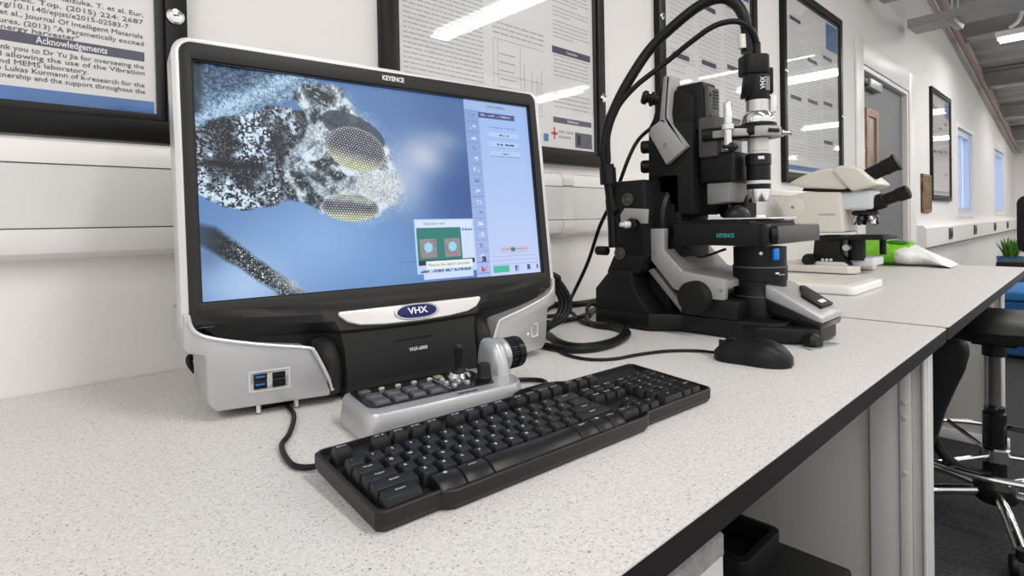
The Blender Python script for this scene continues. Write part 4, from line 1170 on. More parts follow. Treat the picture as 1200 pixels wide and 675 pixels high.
b = MB(); b.box(-.0006, .0006, .012, .050, .016, .0300); b.build('button_gap', M['black_gloss'], ms)
inv = (Matrix.Translation((.866, .377, BZ)) @ RZ(10.5)).inverted()
b = MB(); b.tube([PZ(836, 413, BZ + .006), PZ(815, 411, BZ + .003), PZ(780, 411.5, BZ + .003), PZ(745, 416, BZ + .003), PZ(720, 420.5, BZ + .003), PZ(690, 421, BZ + .003), PZ(665, 416, BZ + .003), PZ(648, 408, BZ + .003), PZ(636, 404, BZ + .003)], .0026, 10); b.xf(inv); b.build('mouse_cable', M['black'], ms)

o = MB((1.05, .345, BZ)); o.prism([tuple(PZ(*p, BZ).xy) for p in ((926, 402), (950, 411), (983, 404), (955, 397.5))], 'z', BZ + .0005, BZ + .0022, .0004)
tag(o.build('glass_slide', M['glass_green']), 'thin greenish glass slide lying at the foot of the black microscope', 'glass slide')

# ================================================================== black digital microscope on its tilting stand
VX, VY = 1.095, .58
AX, AY = 1.097, .46        # optical axis
vm = thing('digital_microscope', 'black digital microscope on a tilting stand with silver arms, beside the monitor', 'microscope', (VX, VY, BZ))
def V(): return MB((VX, VY, 0))
def yz(pts, x): 
    return [((q := PX(px, py, x)).y, q.z - BZ) for px, py in pts]
def mir(x): return 2 * VX - x
# base plate and shoulders
b = V()
plan = [(.967, .762), (.963, .625), (.999, .574), (1.003, .475), (1.012, .408), (1.035, .388), (mir(1.035), .388), (mir(1.012), .408), (mir(1.003), .475), (mir(.999), .574), (mir(.963), .625), (mir(.967), .762)]
b.prism(plan, 'z', .004, .036, .003)
bs = b.build('base', M['black'], vm)
b = V()
for x0, x1 in ((.965, 1.035), (mir(1.035), mir(.965))):
    b.prism([(.760, .034), (.760, .078), (.722, .118), (.668, .120), (.662, .082), (.628, .042), (.620, .034)], 'x', x0, x1, .004)
b.prism([(.755, .034), (.755, .075), (.720, .118), (.640, .118), (.610, .034)], 'x', 1.03, mir(1.03), .004)
b.build('base_shoulder', M['black'], vm)
for x0, x1 in ((1.004, 1.034), (mir(1.034), mir(1.004))):
    b = V(); b.prism([(.652, .118), (.640, .124), (.568, .046), (.574, .036)], 'x', x0, x1, .002); b.build('chamfer_reflection_strip', M['grey_mid'], vm)  # grey strip carries the base chamfer's gloss reflection as its colour
b = V(); b.prism([(1.008, .470), (1.0, .425), (1.03, .352), (1.055, .338), (1.135, .338), (1.165, .352), (1.19, .425), (1.182, .470)], 'z', .004, .030, .004)
b.build('front_toe', M['black'], vm)
b = V(); b.lathe([(.016, 0), (.016, .014), (.010, .020)], (1.035, .352, .006), (-.25, -1, .2)); b.build('toe_connector', M['black'], vm)
b = V()
for x in (.99, mir(.99)):
    for y in (.73, .65): b.cyl((x, y, 0), (x, y, .006), .014, n=16)
b.cyl((1.05, .40, 0), (1.05, .40, .006), .014, n=16); b.cyl((mir(1.05), .40, 0), (mir(1.05), .40, .006), .014, n=16)
b.build('rubber_foot', M['black'], vm)
# lower column with its fittings
b = V()
b.frustum((.972, mir(.972), .655, .735), (.976, mir(.976), .640, .718), .112, .150, .004)
b.box(.976, mir(.976), .638, .716, .146, .306, .006)
b.build('lower_column', M['black'], vm)
b = V(); b.box(1.035, mir(1.035), .592, .650, .10, .32, .006); b.build('mast', M['black_matt'], vm)
def ringscrew(px, py, r, x=.976, nm='locking_screw'):
    q = PX(px, py, x); c = Vector((x, q.y, q.z - BZ))
    b = V(); b.lathe([(r, 0), (r, .004), (r * .8, .0045), (r * .75, .002), (r * .45, .002), (r * .3, .004)], c, (-1, 0, 0), 24); b.build(nm, M['grey_stand'], vm)
ringscrew(736, 234, .013); ringscrew(727, 297, .013)
q = PX(718, 294, .976); b = V(); b.cyl((.974, q.y + .012, q.z - BZ), (.974, q.y + .040, q.z - BZ), .010, bev=.002); b.build('side_knob', M['black'], vm)
pts = yz([(729, 262), (728, 252), (733, 244), (759, 245), (758, 262), (752, 262), (748, 257), (740, 257), (736, 263)], .974)
b = V(); b.prism(pts, 'x', .970, .980, .001); b.build('rating_plate', M['silver_matt'], vm)
q = PX(741, 263, .97); c = Vector((.976, q.y, q.z - BZ))
b = V(); b.lathe([(.013, 0), (.013, .008), (.010, .010), (.010, .016)], c, (-1, .15, 0), 24); b.mi = 1; b.lathe([(.0075, .014), (.0075, .026), (.0065, .028), (.005, .030), (.005, .038), (.0035, .040)], c, (-1, .15, 0), 20)
b.build('lock_pin', [M['black'], M['plate']], vm)
# hose holder at the rear left
q = P(712, 205, 1.20); q2 = P(714, 240, 1.20)
b = V(); b.off = Vector((VX, VY, BZ))
b.tube([P(712, 197, 1.20), P(713, 216, 1.20)], .0175, 18, 1); b.tube([P(711, 193, 1.20), P(711.4, 199, 1.20)], .0155, 18, 1); b.build('hose_clamp', M['black'], vm)
b = V(); b.off = Vector((VX, VY, BZ)); b.tube([P(717, 233, 1.20), P(718, 247, 1.20)], .014, 18, 1)
b.tube([P(718, 244, 1.20), P(724, 249, 1.19)], .012, 12, 1)
b.build('hose_clamp', M['black'], vm)
b = V(); b.off = Vector((VX, VY, BZ))
b.tube([P(719, 290, 1.20), P(718, 262, 1.20), P(716, 235, 1.20), P(712, 205, 1.20), P(708, 180, 1.20), P(711, 153, 1.20), P(719, 130, 1.19), P(735, 98, 1.18), P(761, 58.6, 1.17), P(791, 29, 1.15), P(820, 6.5, 1.13), P(843, -2, 1.11), P(860, 3, 1.10), P(871, 18, 1.09), P(875, 36, 1.09), P(876, 52, 1.09)], .0108, 14)
b.build('camera_cable', M['black'], vm)
b = V(); b.off = Vector((VX, VY, BZ))
b.tube([P(713, 190, 1.185), P(713, 156, 1.18), P(724, 126, 1.17), P(745, 101, 1.155), P(778, 75, 1.14), P(810, 49, 1.11), P(836, 31, 1.09), P(859, 25, 1.08), P(875, 29.5, 1.075), P(884, 41, 1.075), P(888, 58, 1.08)], .0055, 12)
b.build('light_guide', M['black'], vm)
# tilt hub with its scale
hc = Vector((1.085, .640, .222))
b = V(); b.lathe([(.078, 0), (.078, .018), (.072, .024), (.060, .026), (.060, .034), (.055, .036)], hc, (0, -1, 0), 48); b.build('tilt_hub', M['black'], vm)
b = V(); b.lathe([(.045, .034), (.045, .042), (.020, .044)], hc, (0, -1, 0), 40); b.mi = 1
for k in range(25):
    a = R_(-90 + 7.5 * k); 
    b.box(-.0006, .0006, -.0425, -.0415, .030 if k % 4 else .026, .040, m=Matrix.Translation(hc) @ Matrix.Rotation(a, 4, 'Y'))
b.build('angle_scale', [M['steel'], M['ink_black']], vm)
b = V(); b.lathe([(.012, 0), (.02, .004), (.02, .02), (.015, .024)], (1.175, .575, .245), (0, -1, 0), 24); b.build('tilt_lock_knob', M['black'], vm)
# silver cradle arms
for s, x0, x1 in ((0, .996, 1.014), (1, mir(1.014), mir(.996))):
    b = V(); b.prism(yz([(763, 268), (779, 268), (779, 293), (800, 318), (850, 328), (849, 352), (812, 348), (790, 338), (764, 305)], 1.0), 'x', x0, x1, .002); b.build('cradle_arm', M['silver_matt'], vm)
y1, z1 = yz([(800, 316)], 1.0)[0]; y0, z0 = yz([(850, 327)], 1.0)[0]; y2, z2 = yz([(779, 291)], 1.0)[0]
b = V(); b.prism([(y0, z0 - .004), (y1, z1 - .002), (y2, z2 - .002), (y2 + .004, z2 - .014), (y1 + .002, z1 - .016), (y0, z0 - .018)], 'x', 1.012, mir(1.012), .0015); b.build('cradle_bridge', M['silver_matt'], vm)
b = V()
for x in (.9945,):
    for px, py in ((768, 296), (845, 340)):
        q = PX(px, py, x); b.cyl((x + .002, q.y, q.z - BZ), (x - .001, q.y, q.z - BZ), .0025, n=12)
b.build('cradle_screw', M['steel'], vm)
# focus knob
q = PX(816, 348, .985); c = Vector((1.0, q.y, q.z - BZ))
b = V(); b.lathe([(.024, -.03), (.024, .002), (.0265, .003), (.0265, .010)], c, (-1, 0, 0), 36); b.build('knob_collar', M['plate'], vm)
b = V(); b.lathe([(.029, .010), (.031, .012), (.031, .030), (.029, .034), (.022, .035)], c, (-1, 0, 0), 40); b.build('focus_knob', M['black_matt'], vm)
b = V(); b.lathe([(.029, .010), (.031, .012), (.031, .030), (.029, .034), (.022, .035)], (mir(1.0), c.y, c.z), (1, 0, 0), 40); b.build('focus_knob', M['black_matt'], vm)
b = V(); b.box(.998, mir(.998), .46, .575, .036, .072, .005); b.build('drive_housing', M['black'], vm)
# stage stack
b = V(); b.lathe([(.058, .030), (.058, .036), (.050, .040), (.050, .078), (.0475, .082), (.0475, .104), (.049, .105), (.049, .128), (.0475, .129), (.0475, .168)], (AX, AY, 0), n=56); b.build('stage_column', M['black'], vm)
b = V(); b.lathe([(.0492, .1288), (.0496, .129), (.0496, .131), (.0492, .132)], (AX, AY, 0), n=56); b.lathe([(.0502, .074), (.0506, .0745), (.0506, .076), (.0502, .0765)], (AX, AY, 0), n=56); b.build('trim_ring', M['grey_stand'], vm)
a = R_(222)
dv = Vector((math.cos(R_(236)), math.sin(R_(236)), 0)); c = Vector((AX, AY, .154)) + dv * .0475
b = V(); b.box(-.0065, .0065, -.006, .003, -.010, .013, .003, m=Matrix.Translation(c) @ RZ(236 - 270)); b.build('blue_tab', M['blue_tab'], vm)
def onring(deg, z, r=.0480):
    d = Vector((math.cos(R_(deg)), math.sin(R_(deg)), 0)); return Matrix.Translation(Vector((AX - VX, AY - VY, z)) + d * r) @ RZ(deg + 90) @ WALLROT
b = V()
for k in range(4): b.box(-.007 + k * .004, -.0045 + k * .004, -.0004, .0004, -.0009, .0009, m=T(VX, VY, 0) @ onring(252, .117, .0492) @ RX(-90))
b.build('ring_print', M['legend_grey'], vm)
b = V(); b.box(-.004, .004, -.0006, .0006, -.0015, .0015, m=T(VX, VY, 0) @ onring(240, .120, .0492) @ RX(-90)); b.build('index_mark', M['legend'], vm)
b = V(); b.lathe([(.004, 0), (.004, .010), (.003, .012)], Vector((AX, AY, .158)) + Vector((math.cos(R_(205)), math.sin(R_(205)), 0)) * .046, (math.cos(R_(205)), math.sin(R_(205)), 0), 16); b.build('set_screw', M['steel'], vm)
b = V(); b.tube([(1.04, .50, .165), (1.01, .535, .150), (1.0, .55, .16), (1.02, .58, .168)], .0025, 8); b.build('stage_lead', M['black'], vm)
# xy stage
SX0, SX1, SY0, SY1, SZ0, SZ1 = .992, 1.275, .404, .585, .1735, .2145
b = V(); b.box(SX0, 1.165, SY0 + .012, SY1, SZ0, SZ1, .004); st = b.build('stage_body', M['black_matt'], vm)
b = V(); b.box(SX0 + .002, SX0 + .030, SY0, SY0 + .02, SZ0 - .002, SZ1 - .001, .006, 3); b.lathe([(.017, 0), (.017, .010), (.013, .012), (.013, .004)], (SX0 + .030, SY0 + .004, .193), (.5, -1, 0), 32); b.build('stage_corner_knob', M['black'], vm)
b = V(); b.box(SX0 + .044, SX1, SY0 + .004, SY0 + .05, SZ0 + .001, SZ1 - .006, .004); b.box(SX0 + .02, SX0 + .05, SY0 + .012, SY0 + .05, SZ0 + .004, SZ1 - .008, .002); b.build('drive_rail', M['grey_stand'], vm)
b = V(); b.box(SX0 + .004, SX1 - .07, SY0 + .03, SY1 - .004, SZ1 - .001, SZ1 + .004, .001); b.box(SX0 + .02, SX1 - .04, SY0 + .06, SY1 - .03, SZ1 + .004, SZ1 + .007, .001); b.build('stage_slide', M['black'], vm)
b = V(); b.box(1.035, 1.170, .415, .535, SZ1 + .0072, SZ1 + .0098, .0006); b.build('stage_plate', M['white_slab'], vm)
txt('KEYENCE', .0105, M['teal'], st, Matrix.Translation((SX0 - VX - .0004, .478 - VY, .192)) @ RZ(-90) @ WALLROT, 'maker_lettering', .033, 'CENTER', .0003, .0002)
b = V()
for k in range(5): b.ell((AX - .012 + .006 * k, AY - .004 + .004 * (k % 2), SZ1 + .0118), (.0048, .004, .003), 12, 8)
b.build('specimen', M['specimen'], vm)
# silver motor handle at the front
b = V(); b.prism([(.432, .100), (.418, .096), (.345, .056), (.334, .050), (.334, .038), (.345, .040), (.432, .074)], 'x', 1.050, 1.160, .004, 3); hd = b.build('handle_top', M['silver'], vm)
b = V(); b.prism([(.430, .076), (.344, .041), (.335, .037), (.338, .026), (.350, .023), (.430, .046)], 'x', 1.052, 1.158, .003); b.build('handle_underside', M['black_gloss'], vm)
HMx = T(1.118, .372, .0745) @ RX(29.0)
b = V(); b.prism([(-.030, -.028), (.030, -.028), (.036, .030), (.020, .034), (-.004, .020), (-.030, .010)], 'z', -.003, .0026, .0006, m=HMx); b.build('handle_inlay', M['black_matt'], vm)
b = V(); b.box(-.012, .016, -.020, -.012, .002, .0034, .0004, m=HMx); b.build('handle_badge', M['legend'], vm)
# upper carriage body
b = V()
b.prism(yz([(762, 252), (762, 150), (768, 138), (815, 142), (815, 252)], 1.045), 'x', 1.035, mir(1.035), .006)
b.prism(yz([(767, 142), (770, 132), (796, 104), (815, 112), (815, 146)], 1.045), 'x', 1.035, 1.098, .005)
b.build('carriage_body', M['black_matt'], vm)
yv = lambda px, x: PX(px, 150, x).y
b = V(); b.box(1.042, mir(1.042), .517, .556, .345, .425, .004); b.build('front_cover', M['grey_stand'], vm)
b = V(); b.box(1.045, 1.100, .545, .612, .40, .498, .005); cv = b.build('vented_cap', M['black'], vm)
b = V(); b.box(1.050, 1.096, .536, .547, .415, .487, .003); b.mi = 1
for k in range(6):
    b.box(1.068, 1.091, .5345, .537, .445 + k * .0065, .4475 + k * .0065)
for z in (.428, .470): b.cyl((1.057, .534, z), (1.057, .537, z), .003, n=12)
b.build('vent_panel', [M['grey_stand'], M['black_gloss']], vm)
b = V()
for px, py in ((757, 172), (757, 195)):
    q = PX(px + 6, py, 1.05); b.lathe([(.014, 0), (.014, .014), (.011, .018)], (1.05, q.y + .004, q.z - BZ), (-.5, 1, 0), 24)
b.build('adjust_knob', M['black'], vm)
q = PX(768, 117, 1.06); c = Vector((1.06, q.y, q.z - BZ))
b = V(); b.lathe([(.012, -.03), (.012, .002), (.016, .004), (.016, .010), (.010, .012), (.010, .016), (.015, .018), (.015, .026), (.010, .030)], c, (-.7, 1, .35), 28); b.build('rear_knob', M['black'], vm)
# silver head brackets
plate = [(760, 157), (763, 149), (775.5, 139), (779, 141), (803, 173), (780.5, 193)]
arm = [(775, 140), (778.5, 90), (781, 87.5), (786, 92), (783, 110), (782.5, 146), (779, 143)]
for x0, x1 in ((1.018, 1.032), (1.182, 1.196)):
    b = V(); b.prism(yz(plate, 1.018), 'x', x0, x1, .002); br = b.build('head_bracket', M['silver_matt'], vm)
    b = V(); xa, xb = (1.018, 1.058) if x0 < VX else (1.156, 1.196)
    b.prism(yz([(772.5, 143), (777, 92), (779.5, 88), (785, 90), (784, 100), (782, 132), (781.5, 145)], 1.018), 'x', x0, x1, .002); b.build('bracket_arm', M['silver_matt'], br); b = V()
    pts = yz([(779, 142), (778.2, 135), (781, 90), (783.5, 88.5), (786, 91), (782.5, 132), (784, 145), (803.5, 170.5), (802, 173)], 1.018)
    b.prism(pts, 'x', xa, xb, .002); b.build('bracket_flange', M['silver_matt'], br)
b = V()
q = PX(779, 170, 1.016); b.cyl((1.019, q.y, q.z - BZ), (1.0165, q.y, q.z - BZ), .005, n=16); b.build('bracket_screw', M['grey_mid'], vm)
b = V(); b.prism(yz([(765, 148), (779, 96), (781, 104), (777, 140)], 1.035), 'x', 1.028, 1.042, .002); b.build('bracket_inset', M['black'], vm)
# nose block, fork and pin
b = V(); b.box(1.050, 1.150, .487, .560, .293, .354, .007, 3); b.build('nose_block', M['black'], vm)
b = V(); b.prism([(.545, .294), (.492, .298), (.505, .256), (.545, .252)], 'x', 1.055, 1.145, .002); b.build('nose_bracket', M['grey_mid'], vm)
b = V(); b.box(1.06, 1.14, .510, .525, .352, .41, .003); b.build('nose_backplate', M['grey_mid'], vm)
q = PY(848, 160, .475); zr = .390
b = V(); b.lathe([(.0125, -.045), (.0125, .05)], (1.050, .50, .388), (.35, -1, 0), 24); b.build('fork_spindle', M['black'], vm)
b = V()
o_ = [(AX + .041 * math.cos(a), AY + .041 * math.sin(a)) for a in (2 * math.pi * k / 40 for k in range(40))]
i_ = [(AX + .0235 * math.cos(a), AY + .0235 * math.sin(a)) for a in (2 * math.pi * k / 40 for k in range(40))]
b.ring(o_, i_, 'z', .3775, .3965, .0015)
b.prism([(1.030, .478), (1.030, .520), (1.075, .520), (1.105, .495), (1.075, .475), (1.062, .452)], 'z', .379, .393, .002)
b.build('lens_ring_holder', M['silver_matt'], vm)
b = V(); b.lathe([(.007, 0), (.007, .004), (.0045, .006), (.0045, .016), (.006, .018)], (AX + .030, AY - .032, .387), (.7, -.72, 0), 20); b.build('clamp_screw', M['steel'], vm)
b = V(); b.box(-.012, .012, -.0016, .0016, -.0035, .0035, .001, m=Matrix.Translation((AX - .018, AY - .0375, .387)) @ RZ(-26)); b.build('ring_slot', M['black'], vm)
pq = PY(853, 150, .485)
b = V(); b.lathe([(.0075, .352), (.0075, .39), (.012, .391), (.012, .400), (.0075, .402), (.0075, .438), (.0062, .442)], (pq.x, .485, 0), n=24); b.build('guide_pin', M['chrome'], vm)
lq = PY(864, 172, .46) 
b = V(); b.lathe([(.003, 0), (.004, .012), (.0085, .018), (.0085, .024), (.003, .034)], (lq.x - .025, .475, lq.z - BZ), (1, -.4, 0), 18); b.build('lock_lever', M['black'], vm)
# objective barrel, top down
def seg(prof, m, nm, n=44): 
    b = V(); b.lathe(prof, (AX, AY, 0), n=n); return b.build(nm, M[m], vm)
seg([(.0165, .2535), (.0175, .2545), (.0215, .277), (.0215, .279)], 'chrome', 'front_lens_collar')
seg([(.0218, .279), (.0218, .289)], 'black', 'lens_grip')
seg([(.0224, .289), (.0224, .2955)], 'plate', 'lens_band')
seg([(.0218, .2955), (.0218, .325), (.0205, .327)], 'black', 'lens_barrel')
seg([(.0235, .326), (.0235, .3455), (.022, .347)], 'black_gloss', 'zoom_clamp')
seg([(.0185, .346), (.0185, .352), (.0192, .353), (.0192, .377)], 'plate', 'upper_lens_collar')
seg([(.032, .3968), (.034, .398), (.034, .404), (.031, .406)], 'black', 'flange_disc')
seg([(.028, .405), (.029, .408), (.0285, .419), (.024, .426), (.0225, .428)], 'chrome', 'mount_collar')
seg([(.0215, .427), (.0215, .4505)], 'steel', 'camera_collar')
b = V()
b.lathe([(.0215, .450), (.0222, .452), (.0222, .500), (.0205, .506)], (AX, AY, 0), n=44); ch = b.build('camera_head', M['black'], vm)
b = V(); b.box(-.007, .007, -.028, -.018, .462, .512, .003, m=Matrix.Translation((AX, AY, 0)) @ RZ(30)); b.build('camera_rib', M['black_matt'], vm)
b = V(); b.box(-.008, .008, -.033, -.022, .425, .458, .003, m=Matrix.Translation((AX, AY, 0)) @ RZ(26)); b.mi = 1; b.box(-.003, .003, -.034, -.032, .432, .437, m=Matrix.Translation((AX, AY, 0)) @ RZ(26)); b.build('side_plug', [M['white_slab'], M['grey_mid']], vm)
D0 = 229
b = V(); b.prism([(-.026, -.018), (-.020, -.025), (.016, -.025), (.024, -.016), (.024, .016), (-.018, .020), (-.026, .012)], 'z', .498, .536, .004, m=Matrix.Translation((AX - .006, AY + .004, 0)) @ RZ(D0 - 270)); b.build('camera_top', M['black_matt'], vm)
b = V(); b.frustum((-.012, .012, -.010, .012), (-.010, .012, -.022, .0), .455, .505, .003, m=Matrix.Translation((AX - .014, AY + .012, 0)) @ RZ(D0 - 270)); b.build('camera_wedge', M['black'], vm)
cp = P(870, 57, 1.085) - Vector((0, 0, BZ)); cq = P(869, 41, 1.085) - Vector((0, 0, BZ))
b = V(); b.tube([cp, cq], .0078, 18, 1); b.build('cable_plug', M['white_plastic'], vm)
cp = P(877, 62, 1.09) - Vector((0, 0, BZ)); cq = P(876, 42, 1.09) - Vector((0, 0, BZ))
b = V(); b.tube([cp, cq], .0135, 18, 1); b.tube([P(887, 66, 1.08) - Vector((0, 0, BZ)), P(886.5, 50, 1.08) - Vector((0, 0, BZ))], .0075, 16, 1); b.build('cable_boot', M['black'], vm)
txt('VHX', .0135, M['legend'], ch, Matrix.Translation((AX - VX, AY - VY, .480)) @ RZ(D0 - 270 + 2) @ T(-.001, -.0226, 0) @ RY(-90) @ WALLROT, 'camera_lettering', .024, 'CENTER', .0004, .0003)
b = V()
for k in range(3): b.box(.004 + k * .003, .0052 + k * .003, -.0236, -.0218, .466, .492, m=Matrix.Translation((AX, AY, 0)) @ RZ(D0 - 270 + 4))
b.build('fine_print', M['legend_grey'], ch)
b = V(); b.box(-.012, .0, -.0245, -.0225, .335, .341, .0004, m=Matrix.Translation((AX, AY, 0)) @ RZ(D0 - 270)); b.build('clamp_label', M['legend'], vm)
# black guard behind the objective
b = V(); b.prism(rrect(1.13, 1.185, .50, .535, .006), 'z', .215, .325, .003); b.build('lens_guard', M['black_matt'], vm)
b = V(); b.ell((1.10, .505, .228), (.038, .022, .022), 24, 14); b.build('stage_lamp_dome', M['black'], vm)

# ================================================================== loose cables behind
def cable(pts, r, label, nm='power_cable', grp='loose black cables on the bench'):
    c = sum((Vector(p) for p in pts), Vector()) / len(pts)
    o = MB((c.x, c.y, BZ)); o.tube(pts, r, 10)
    return tag(o.build(nm, M['black']), label, 'cable', grp)
Z = BZ + .0065
for k, dx in enumerate((0, 4.5, -5)):
    cable([(.655 - .010 * k, .835, BZ + .20), P(640 + dx * .5, 318 + dx * .3, 1.06), P(650 + dx, 330, 1.065), P(660 + dx, 345, 1.07), P(663 + dx, 358, 1.07), P(656 + dx * .8, 373, 1.06), P(638, 384 + k * 1.5, 1.03), P(620, 388, 1.0)], .0058,
          ('middle of three black cables looping down behind the monitor', 'outermost of three black cables looping down behind the monitor', 'innermost of three black cables looping down behind the monitor')[k])
cable([PZ(622, 380, Z), PZ(640, 390, Z), PZ(654, 400, Z), PZ(673, 405.5, Z), PZ(698, 404.5, Z), PZ(722, 398, Z), PZ(731, 389, Z), PZ(719, 384, Z), PZ(698, 381, Z), PZ(688, 375, Z), PZ(690, 366, Z), PZ(699, 362, Z)], .0060, 'thick black cable looping on the bench between monitor and black microscope, inner loop')
cable([PZ(618, 400, Z), PZ(634, 404, Z), PZ(654, 408, Z), PZ(673, 410, Z), PZ(699, 408, Z), PZ(722, 401.5, Z), PZ(736, 391, Z), PZ(728, 383, Z), PZ(716, 380, Z)], .0060, 'thick black cable on the bench, outermost loop beside the black microscope')
cable([PZ(630, 368, Z), PZ(648, 358, Z), PZ(668, 357.5, Z), PZ(690, 355, Z), PZ(712, 350, Z)], .009, 'thick black cable lying straight along the foot of the wall')
cable([PZ(626, 376, Z), PZ(645, 378, Z), PZ(665, 375, Z), PZ(680, 371.5, Z + .004), PZ(692, 366, Z), PZ(706, 357, Z)], .0055, 'black cable crossing the bench in front of the wall cable')
cable([PZ(632, 371, Z), PZ(650, 370, Z), PZ(668, 366, Z + .006), PZ(678, 374, Z), PZ(690, 379, Z), PZ(704, 379, Z)], .0045, 'thinner black cable bending towards the black microscope base')
cable([PZ(668, 352, Z), P(671, 346, 1.33), P(689, 307, 1.29), P(703, 265, 1.26), P(720, 230, 1.24), P(736, 187, 1.22), P(748, 164, 1.22), P(764, 149, 1.20)], .0042, 'thin black cable rising from the bench to the back of the black microscope', 'signal_cable')
cable([PZ(690, 371, Z), PZ(688, 362, Z + .012), PZ(694, 356, Z + .02), PZ(702, 362, Z + .01), PZ(704, 372, Z)], .0045, 'short black cable loop against the black microscope base')
cable([(.20, .80, BZ + .10), P(228, 416, .80), P(222, 419, .80), P(223, 427, .80), P(231, 436, .81), P(246, 442, .84), PZ(268, 462, BZ + .006)], .0045, 'black cable loop showing behind the left foot of the monitor')

# ================================================================== white microscope and its neighbours
o = MB((1.90, .64, BZ)); o.prism(rrect(1.752, 2.052, .474, .80, .022), 'z', BZ + .0008, BZ + .0255, .006, 3); 
o.mi = 1; o.prism(rrect(1.775, 2.03, .50, .78, .015), 'z', BZ + .0252, BZ + .0262, .0004)
tag(o.build('base_slab', [M['white_slab'], M['white_plastic']]), 'flat white slab with rounded corners lying in front of the white microscope', 'slab')

WXc, WYc = 2.50, .78
wm = thing('white_microscope', 'ivory white laboratory microscope with black eyepieces on the second bench', 'microscope', (WXc, WYc, BZ))
def Wm(): return MB((WXc, WYc, 0))
X0w, X1w = 2.40, 2.58
def yzw(pts, x=X0w): return [((q := PX(px, py, x)).y, q.z - BZ) for px, py in pts]
b = Wm()
b.prism([(2.37, .95), (2.37, .665), (2.395, .64), (2.445, .64), (2.46, .68), (2.53, .70), (2.60, .68), (2.615, .64), (2.665, .64), (2.69, .665), (2.69, .95)], 'z', .003, .032, .006, 3)
b.prism(yzw([(930, 312), (930, 305), (990, 307), (998, 313), (998, 317)], 2.42), 'x', 2.41, 2.65, .004)
b.build('base', M['white_plastic'], wm)
b = Wm(); b.box(2.46, 2.60, .60, .70, .028, .062, .008, 3); b.build('lamp_house', M['pale_blue'], wm)
b = Wm(); b.prism(yzw([(952, 309), (955, 276), (985, 276), (985, 297), (998, 313), (975, 311)], 2.42), 'x', 2.415, 2.56, .004); b.build('focus_block', M['black'], wm)
b = Wm()
for k in range(3):
    q = PX(964 + 4.8 * k, 304.5, 2.413); b.cyl((2.416, q.y, q.z - BZ), (2.412, q.y, q.z - BZ), .0055, n=14)
b.build('control_button', M['legend'], wm)
q = PX(944, 305, 2.36); b = Wm(); b.lathe([(.024, 0), (.024, .03), (.018, .032), (.018, .05)], (2.42, q.y, q.z - BZ), (-1, 0, 0), 28); b.build('focus_knob', M['black'], wm)
b = Wm(); b.cyl((2.47, .66, .13), (2.47, .66, .05), .03); b.build('condenser', M['black'], wm)
q = PX(994, 290, 2.42); b = Wm(); b.lathe([(.012, 0), (.012, .03)], (2.42, q.y, q.z - BZ), (-1, 0, 0), 18); b.build('condenser_knob', M['steel'], wm)
z_st = yzw([(1005, 279)], 2.42)[0][1]
b = Wm(); b.box(2.40, 2.60, .555, .74, z_st - .006, z_st + .006, .002); b.box(2.44, 2.57, .57, .68, z_st + .006, z_st + .011, .001); b.build('stage', M['black'], wm)
b = Wm(); b.cyl((2.585, .60, z_st - .006), (2.585, .60, z_st - .07), .012); b.build('stage_drive', M['black'], wm)
arm = yzw([(907, 233), (945, 225), (985, 225), (989, 273), (960, 273), (945, 268), (919, 252)])
b = Wm(); b.prism(arm, 'x', X0w, X1w, .010, 3); b.build('arm', M['white_plastic'], wm)
q = PX(930, 243, X0w); b = Wm(); b.lathe([(.042, 0), (.042, .006), (.030, .012), (.018, .013)], (X0w + .001, q.y, q.z - BZ), (-1, 0, 0), 36); b.mi = 1; b.lathe([(.006, 0), (.006, .0142)], (X0w + .001, q.y, q.z - BZ), (-1, 0, 0), 16)
b.build('arm_cover', [M['white_plastic'], M['grey_mid']], wm)
b = Wm(); b.box(X0w - .002, X0w, yzw([(972, 251)])[0][0] - .02, yzw([(972, 251)])[0][0] + .04, yzw([(972, 251)])[0][1] - .004, yzw([(972, 251)])[0][1] + .002); b.build('model_mark', M['legend_grey'], wm)
ynose = yzw([(985, 240)])[0][0]
b = Wm(); b.box(2.43, 2.55, ynose - .10, ynose + .02, yzw([(990, 246)])[0][1], yzw([(990, 225)])[0][1] + .004, .012, 3); b.build('nose', M['pale_blue'], wm)  # nose belongs to the ivory arm; its differently lit paleness is in the colour
zt = yzw([(990, 248)])[0][1]
b = Wm(); b.lathe([(.040, 0), (.046, -.006), (.046, -.016), (.030, -.022)], (2.49, ynose - .06, zt + .004), n=32); b.build('nosepiece', M['black'], wm)
for k in range(5):
    a = R_(20 + 72 * k); d = Vector((math.cos(a) * .45, math.sin(a) * .45, -1)).normalized(); c = Vector((2.49 + .026 * math.cos(a), ynose - .06 + .026 * math.sin(a), zt - .016))
    b = Wm(); b.lathe([(.012, 0), (.012, .012), (.0135, .013), (.0135, .022), (.010, .024), (.007, .038)], c, d, 20); b.build('objective', M['chrome'] if k % 2 else M['black_gloss'], wm)
b = Wm(); b.prism(yzw([(942, 220), (940, 224), (995, 224.5), (993, 221)], 2.42), 'x', 2.42, 2.57, .001); b.build('head_seat', M['black'], wm)
head = yzw([(922, 214.5), (938, 206), (958, 198.5), (972, 197), (982, 203), (992, 221), (986, 222), (942, 220.5)], 2.40)
b = Wm(); b.prism(head, 'x', 2.41, 2.57, .014, 3); b.build('head_tube', M['white_plastic'], wm)
bino = yzw([(973, 199), (980, 194), (992, 193), (1004, 196), (1014, 204), (1024, 212), (1028, 216), (1018, 219), (996, 224), (988, 216)], 2.38)
b = Wm(); b.prism(bino, 'x', 2.39, 2.59, .014, 3); b.build('binocular_head', M['white_plastic'], wm)
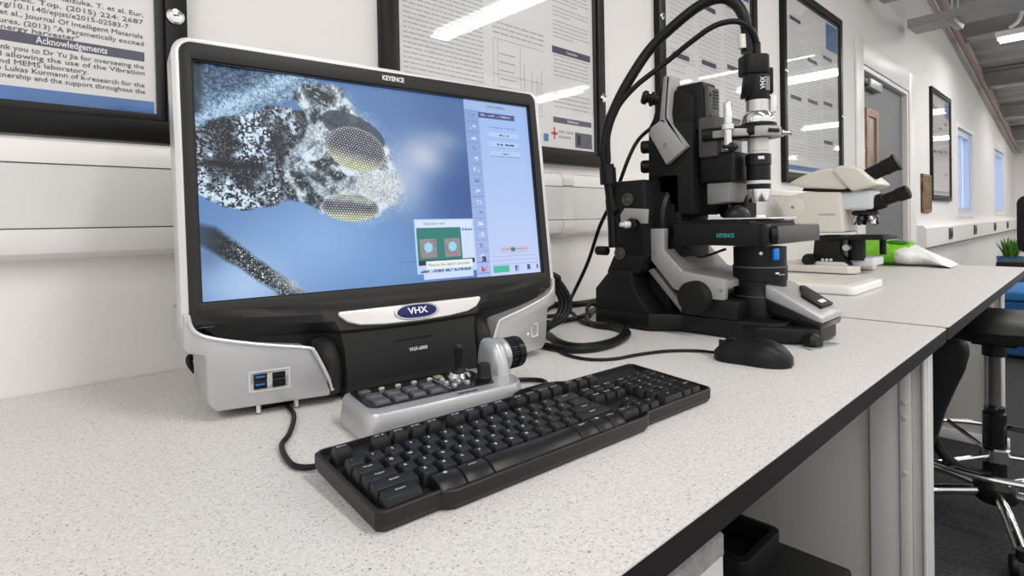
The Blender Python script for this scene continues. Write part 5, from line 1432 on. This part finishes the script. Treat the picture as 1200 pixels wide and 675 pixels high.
def wtube(px0, py0, px1, py1, X, prof, nm):
    a_ = PX(px0, py0, X); dirn = Vector((.0, -1, .62)).normalized()
    # end point: same side plane, further out
    e_ = PX(px1, py1, X); a_.z -= BZ; e_.z -= BZ
    L = (e_ - a_).length
    b = Wm(); b.lathe([(r, h * L) for r, h in prof], a_, (e_ - a_).normalized(), 28); b.build(nm, M['black_matt'], wm)
wtube(1015, 207, 1053, 189, 2.45, [(.026, 0), (.027, .1), (.027, .55), (.029, .57), (.029, .85), (.033, .90), (.033, .98), (.022, 1.0)], 'eyepiece')
wtube(1015, 242, 1066, 224, 2.47, [(.024, 0), (.029, .06), (.029, .42), (.022, .45), (.022, .72), (.026, .75), (.026, .97), (.018, 1.0)], 'eyepiece')

# lime green plastic bag with a hand hole and cloudy white end
bg = thing('plastic_bag', 'lime green and cloudy white plastic bag lying at the far end of the second bench', 'bag', (2.97, .68, BZ))
def B_(): return MB((2.97, .68, 0))
def brings(y0, y1, n, hf, wf, seed, zlow=.002):
    r = random.Random(seed); rings = []
    for i in range(n):
        f = i / (n - 1); y = y0 + (y1 - y0) * f; h, w = hf(f), wf(f); ring = []
        for k in range(22):
            a = 2 * math.pi * k / 22
            wob = 1 + .10 * mnoise.noise((math.cos(a) * 1.5 + seed, math.sin(a) * 1.5, y * 14))
            ring.append(Vector((2.97 + w * math.cos(a) * wob, y, zlow + h * (.5 + .5 * math.sin(a)) * wob)))
        rings.append(ring)
    return rings
b = B_(); b.loft(brings(.90, .575, 14, lambda f: .03 + .085 * math.sin(math.pi * min(1, .18 + .52 * f)), lambda f: .05 + .055 * math.sin(math.pi * min(1, .2 + .5 * f)), 3)); b.build('green_body', M['green'], bg)
b = B_(); b.loft(brings(.625, .43, 11, lambda f: .10 * (1 - f ** 1.3) ** .9 + .005, lambda f: .102 - .012 * f + .02 * math.sin(9 * f), 8)); b.build('white_end', M['clear_white'], bg)
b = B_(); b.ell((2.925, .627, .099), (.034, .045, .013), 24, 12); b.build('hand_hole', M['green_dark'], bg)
